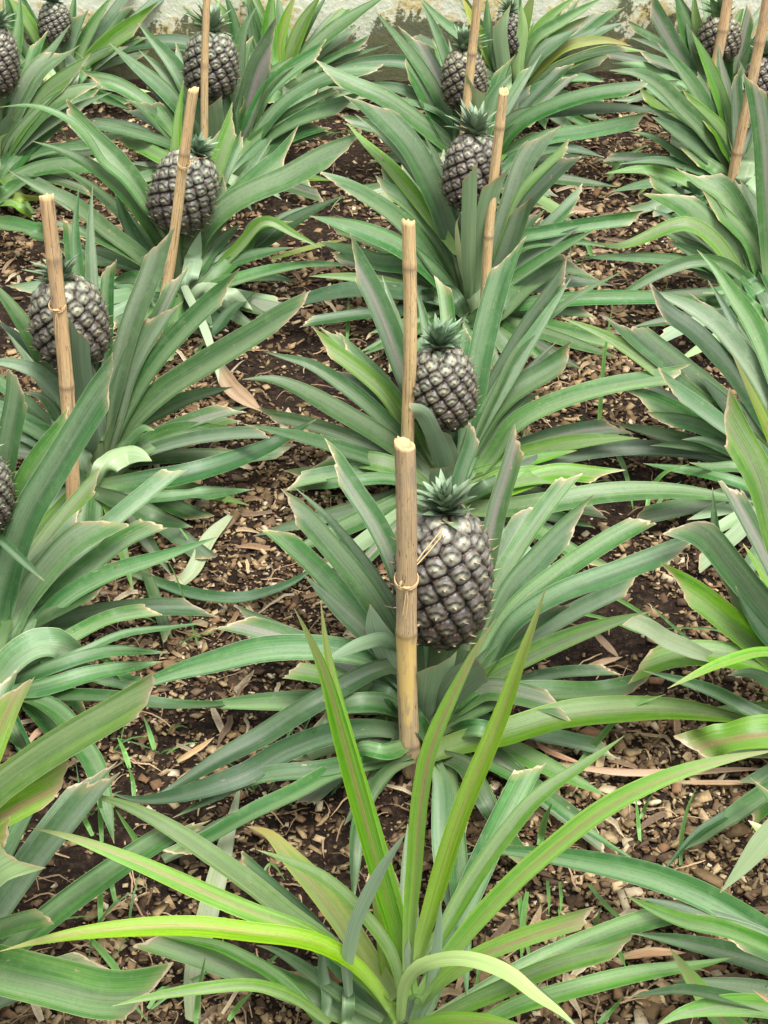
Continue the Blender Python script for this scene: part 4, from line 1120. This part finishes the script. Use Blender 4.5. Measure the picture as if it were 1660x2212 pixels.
# ---------------------------------------------------------------- stakes
ST = []
def stake(i, kind, label, top, bot, wpx, nodes, mat):
    g = at_ground(*bot); r = np.random.default_rng(50 + i)
    T_ = at_y(top[0], top[1], g[1] - .0); dep = g[1] / ray(*bot)[1]; dt = T_[1] / ray(*top)[1]
    if T_[2] > 1.6: T_ = g + (T_ - g) * (1.6 - g[2]) / (T_[2] - g[2])
    wm = wpx * K * (dep + dt) / 2 / F; axis = T_ - g; L = np.linalg.norm(axis); g0 = g - axis / L * .06
    n = 90; ns = 28; V = []; UV = []; ND = []; CE = []; PA = []
    ref = np.array([0, 1., 0]); t = axis / L; A = np.cross(t, ref); A /= np.linalg.norm(A); B_ = np.cross(A, t)
    gF = math.atan2(-B_[1], -A[1])
    irr = r.normal(0, .006, ns)
    for k in range(n + 1):
        f = k / n; p = g0 + (T_ - g0) * f; p = p + A * .004 * math.sin(f * 5 + i) + B_ * .004 * math.sin(f * 4 + 2 * i)
        nd = 0.; nr = 0.
        for q in nodes:
            d = (1 - f) - q; nd = max(nd, math.exp(-(d * L / .004) ** 2)); nr = max(nr, math.exp(-(d * L / .010) ** 2))
        rad = wm / 2 * (1.04 - .10 * f) * (1 + .09 * nr)
        for j in range(ns):
            g_ = 2 * math.pi * j / ns
            rr = rad * (1 + .03 * math.sin(2 * g_ + i) + .015 * math.sin(5 * g_ + f * 3))
            q = p + (A * math.cos(g_) + B_ * math.sin(g_)) * rr
            if k == n: q = q + t * (irr[j] * .25 + .004 * math.cos(g_ + i))
            V.append(q); UV.append((j / ns if j <= ns / 2 else 1 - j / ns, f * L)); ND.append(nd); CE.append(1. if k == n else 0.)
            fr = 1 - f; front = math.cos(g_ - gF - .15); PA.append(1. if i == 0 and .485 < fr < .74 and front > .35 + 1.0 * max(0, fr - .52) / .22 * .6 else 0.)
    Fq = [(k * ns + j, k * ns + (j + 1) % ns, (k + 1) * ns + (j + 1) % ns, (k + 1) * ns + j) for k in range(n) for j in range(ns)]
    # hollow top: inner ring and plug
    last = n * ns; ir = len(V); pc = np.mean(V[last:last + ns], axis=0)
    for j in range(ns): V.append(pc + (V[last + j] - pc) * .72); UV.append((.5, L)); ND.append(0.); CE.append(1.)
    i2 = len(V)
    for j in range(ns): V.append(pc + (V[last + j] - pc) * .66 - t * .02); UV.append((.5, L)); ND.append(.9); CE.append(.3)
    for j in range(ns):
        Fq.append((last + j, last + (j + 1) % ns, ir + (j + 1) % ns, ir + j)); Fq.append((ir + j, ir + (j + 1) % ns, i2 + (j + 1) % ns, i2 + j))
    cI = len(V); V.append(pc - t * .02); UV.append((.5, L)); ND.append(1.); CE.append(.2)
    cI2 = len(V); V.append(pc - t * .02); UV.append((.5, L)); ND.append(1.); CE.append(.2)
    for j in range(0, ns, 2): Fq.append((i2 + j, i2 + (j + 1) % ns, i2 + (j + 2) % ns, cI))
    me = mesh_np('stake', V, Fq, uv=UV, attrs={'node': ND, 'cutend': CE, 'patch': PA + [0.] * (len(V) - len(PA))})
    o = link('cane_stake', me, M_BAM[mat]); tag(o, label, 'stake', 'cane stakes beside the plants')
    ST.append((g, T_, wm)); return o
for i, (kd, lb, tp, bt, w, nd, mt) in enumerate(STAKES): stake(i, kd, lb, tp, bt, w, nd, mt)

def twine(si, frac, key, label, tail=True):
    g, T_, wm = ST[si]; p = g + (T_ - g) * frac; c, a, bb, ax, fo, dep = FR[key]
    r0 = wm / 2 * 1.03 + .0012; th = .0010; V = []; Fq = []
    def add(path, rad=th):
        v, f = tube(path, rad, 7); o = len(V); V.extend(v); Fq.extend([tuple(q + o for q in ff) for ff in f])
    up = (T_ - g) / np.linalg.norm(T_ - g); A = np.cross(up, [0, 1, 0]); A /= np.linalg.norm(A); B_ = np.cross(A, up)
    for dz in (0, .003):
        add([p + (A * math.cos(x) + B_ * math.sin(x)) * r0 + up * (dz + .006 * math.sin(x)) for x in np.linspace(0, 2 * math.pi, 33)])
    # loop to the neck of the fruit
    nk = np.array(c) + np.array(ax) * bb * .93; e1 = np.array([1., 0, 0]); e2 = np.array([0, 1., 0]); rn = a * .42
    s0 = p + A * r0 * .6 * np.sign(nk[0] - p[0]) - B_ * r0 * .9
    near = nk + (p - nk) / np.linalg.norm(p - nk) * rn
    add([s0, s0 * .5 + (nk - e2 * rn) * .5 + np.array([0, 0, .004]), nk - e2 * rn])
    add([nk + (e1 * math.cos(x) + e2 * math.sin(x)) * rn + np.array([0, 0, .002 * math.sin(3 * x)]) for x in np.linspace(-math.pi / 2, 1.5 * math.pi, 30)])
    add([s0 + np.array([0, 0, .004]), p * .5 + nk * .5 - e2 * rn * .6 + np.array([0, 0, -.002]), nk - e2 * rn * .9 + e1 * rn * .3])
    f0 = p + B_ * (-r0 - .001) if B_[1] > 0 else p + B_ * (r0 + .001)
    if tail:
        add([f0, f0 + np.array([-.002, -.003, -.02]), f0 + np.array([-.005, -.002, -.045])], th * .9)
        add([f0, f0 + np.array([.002, -.003, -.018]), f0 + np.array([-.001, -.003, -.05])], th * .9)
        add([f0 + np.array([-.004, -.001, .0]), f0 + np.array([0, -.004, .001]), f0 + np.array([.004, -.001, 0])], th * 2.2)
    o = link('twine_tie', mesh_np('twine_tie', V, Fq, cols={'col': np.tile([.52, .38, .20], (len(V), 1))}), M_TWINE)
    tag(o, label, 'twine')
twine(0, .62, 'P1', 'beige twine knotted round the thick centre stake and looped to the biggest fruit')
twine(2, .70, 'L1', 'beige twine round the left leaning stake holding its fruit')
twine(3, .72, 'L2', 'beige twine round the mottled leaning stake holding the second left fruit', False)

# ---------------------------------------------------------------- loose leaves on the soil
for (nm, cat, lb, s) in LOOSE:
    pts, fl = parse(s); p0 = at_z(*pts[0], .02)
    me, mat = leaf_mesh(s, p0[1], p0 + np.array([0, .01, 0]), .3, True)
    tag(link(nm, me, mat), lb, cat, 'loose leaves lying on the soil')

# ---------------------------------------------------------------- grass blades (weeds)
GV, GF, GC = [], [], []
def blade(path, w, col):
    path = np.array(path); n = len(path); T = np.gradient(path, axis=0); b0 = len(GV)
    for i in range(n):
        t = T[i] / (np.linalg.norm(T[i]) + 1e-9); v = np.array([0, 0, CAM_H]) - path[i] + np.array([.6, 0, 0]) * math.sin(b0)
        s = np.cross(t, v); s /= np.linalg.norm(s); up = np.cross(s, t)
        ww = w * .5 * (1 - (i / (n - 1)) ** 2.2) * (.6 + .4 * min(1, i / (n * .3))) + .0002
        for u in (-1, 0, 1): GV.append(path[i] + s * ww * u - up * ww * .35 * (u == 0)); GC.append(col * (1 if u else .75))
    for i in range(n - 1):
        for j in range(2): a = b0 + i * 3 + j; GF.append((a, a + 1, a + 4, a + 3))
gr = np.random.default_rng(5)
for ln in GRASS.strip().splitlines():
    pts, fl = parse(ln); g = at_ground(*pts[0]); ts = np.linspace(0, 1, 14); px = catmull(pts, ts); dy = gr.uniform(-.05, .05)
    path = []
    for t, (x, y) in zip(ts, px):
        q = at_y(x, y, g[1] + dy * t)
        if q[2] < .012: q = at_z(x, y, .012 + .02 * t)
        path.append(q)
    dep = g[1] / ray(*pts[0])[1]
    blade(path, 1.35 * float(fl[0]) / 3 * K * dep / F, np.array([.13, .29, .07]) * gr.uniform(.8, 1.5))
# small wild tufts
for k in range(240):
    y = gr.uniform(1.0, 2.6) if k < 200 else gr.uniform(2.6, 4.6); x = gr.uniform(-.42, .42) * y
    if vnoise(x, y, 3.1) < .5: continue
    for m in range(gr.integers(1, 5)):
        az = gr.uniform(0, 6.28); L = gr.uniform(.03, .11); el = gr.uniform(.5, 1.4); p = np.array([x, y, float(gh(x, y))]) + gr.normal(0, .006, 3) * [1, 1, 0]
        path = []
        for i in range(8):
            path.append(p.copy()); p = p + np.array([math.cos(az) * math.cos(el), math.sin(az) * math.cos(el), math.sin(el)]) * L / 7; el -= gr.uniform(.05, .25)
        blade(path, gr.uniform(.0018, .0035), np.array([.09, .20, .05]) * gr.uniform(.7, 1.6))
o = link('grass', mesh_np('grass', GV, GF, cols={'col': np.array(GC)}), M_GRASS); tag(o, 'thin green grass blades sprouting through the mulch', 'grass', kind='stuff')

# ---------------------------------------------------------------- wood chip mulch
cr = np.random.default_rng(21)
def chips(n, y0, y1, smin, smax):
    y = y0 + (y1 - y0) * cr.random(n) ** 1.15; x = (cr.random(n) * 2 - 1) * (.36 * y + .25)
    dens = vnoise(x, y, 2.3) * .6 + vnoise(x, y, 7) * .4
    keep = dens + cr.normal(0, .13, n) > .365; x, y = x[keep], y[keep]; n = len(x)
    s = smin + (smax - smin) * cr.random(n) ** 2.4
    lx = s * cr.uniform(.7, 1.5, n); ly = s * cr.uniform(.35, .9, n); lz = s * cr.uniform(.10, .36, n)
    z = gh(x, y) + lz * .4 + cr.random(n) * .004
    az = cr.uniform(0, 6.28, n); tx = cr.normal(0, .38, n); ty = cr.normal(0, .30, n)
    corners = np.array([(-1, -1, -1), (1, -1, -1), (1, 1, -1), (-1, 1, -1), (-1, -1, 1), (1, -1, 1), (1, 1, 1), (-1, 1, 1)], float) * .5
    V = corners[None] * np.stack([lx, ly, lz], 1)[:, None] * (1 + cr.uniform(-.38, .32, (n, 8, 3)))
    bend = cr.normal(0, .25, n)[:, None] * np.abs(corners[None, :, 0]) * 0
    ca, sa = np.cos(tx)[:, None], np.sin(tx)[:, None]; y1_, z1_ = V[..., 1] * ca - V[..., 2] * sa, V[..., 1] * sa + V[..., 2] * ca; V[..., 1], V[..., 2] = y1_, z1_
    ca, sa = np.cos(ty)[:, None], np.sin(ty)[:, None]; x1_, z1_ = V[..., 0] * ca + V[..., 2] * sa, -V[..., 0] * sa + V[..., 2] * ca; V[..., 0], V[..., 2] = x1_, z1_
    ca, sa = np.cos(az)[:, None], np.sin(az)[:, None]; x1_, y1_ = V[..., 0] * ca - V[..., 1] * sa, V[..., 0] * sa + V[..., 1] * ca
    V[..., 0], V[..., 1] = x1_ + x[:, None], y1_ + y[:, None]; V[..., 2] += z[:, None]
    f = np.array([(0, 3, 2, 1), (4, 5, 6, 7), (0, 1, 5, 4), (1, 2, 6, 5), (2, 3, 7, 6), (3, 0, 4, 7)])
    Fq = (f[None] + (np.arange(n) * 8)[:, None, None]).reshape(-1, 4)
    pal = np.array([(.31, .225, .120), (.20, .135, .070), (.40, .305, .175), (.085, .055, .032), (.50, .42, .28), (.22, .13, .07), (.13, .09, .055)])
    ci = cr.choice(len(pal), n, p=[.20, .22, .12, .22, .04, .09, .11]); col = pal[ci] * cr.uniform(.65, 1.2, n)[:, None]
    return V.reshape(-1, 3), Fq, np.repeat(col, 8, axis=0)
def merge(parts):
    V, Fq, c, o = [], [], [], 0
    for v, f, k in parts: V.append(v); Fq.append(f + o); c.append(k); o += len(v)
    return np.concatenate(V), np.concatenate(Fq), np.concatenate(c)
V, Fq, col = merge([chips(60000, .9, 3.0, .003, .010), chips(26000, .9, 3.0, .007, .021), chips(46000, 2.6, 4.9, .005, .022), chips(1500, .9, 3.2, .014, .030)])
o = link('wood_chip_mulch', mesh_np('wood_chip_mulch', V, Fq, cols={'col': col}), M_CHIP, smooth=False)
tag(o, 'light brown wood chips scattered over the dark soil', 'mulch', kind='stuff')
# straw, roots and thin fibres
GV, GF, GC = [], [], []
for k in range(1500):
    y = .95 + 3.4 * cr.random() ** 1.3; x = cr.uniform(-1, 1) * (.36 * y + .1); az = cr.uniform(0, 6.28); L = cr.uniform(.015, .075); p = np.array([x, y, 0.]); path = []
    lift = cr.uniform(0, .012)
    for i in range(6):
        path.append(p + [0, 0, float(gh(p[0], p[1])) + .006 + lift * math.sin(math.pi * i / 5)]); p = p + np.array([math.cos(az), math.sin(az), 0]) * L / 5; az += cr.normal(0, .3)
    blade(path, cr.uniform(.0008, .0028), np.array([.38, .27, .16]) * cr.uniform(.5, 1.4))
for k in range(900):
    y = 1.0 + 3.8 * cr.random() ** 1.1; x = cr.uniform(-1, 1) * (.36 * y + .1)
    if vnoise(x, y, 2.3) < .35: continue
    az = cr.uniform(0, 6.28); L = cr.uniform(.02, .08) * (.7 + .2 * y); p = np.array([x, y, 0.]); path = []; lift = cr.uniform(0, .014)
    for i in range(6):
        path.append(p + [0, 0, float(gh(p[0], p[1])) + .009 + lift * math.sin(2.6 * i / 5)]); p = p + np.array([math.cos(az), math.sin(az), 0]) * L / 5; az += cr.normal(0, .22)
    blade(path, cr.uniform(.004, .013), np.array([(.42, .31, .18), (.26, .17, .10), (.50, .42, .28), (.20, .14, .09)][cr.integers(0, 4)]) * cr.uniform(.6, 1.2))
o = link('straw_litter', mesh_np('straw_litter', GV, GF, cols={'col': np.array(GC)}), M_CHIP); tag(o, 'thin dry straws and rootlets on the soil', 'straw', kind='stuff')
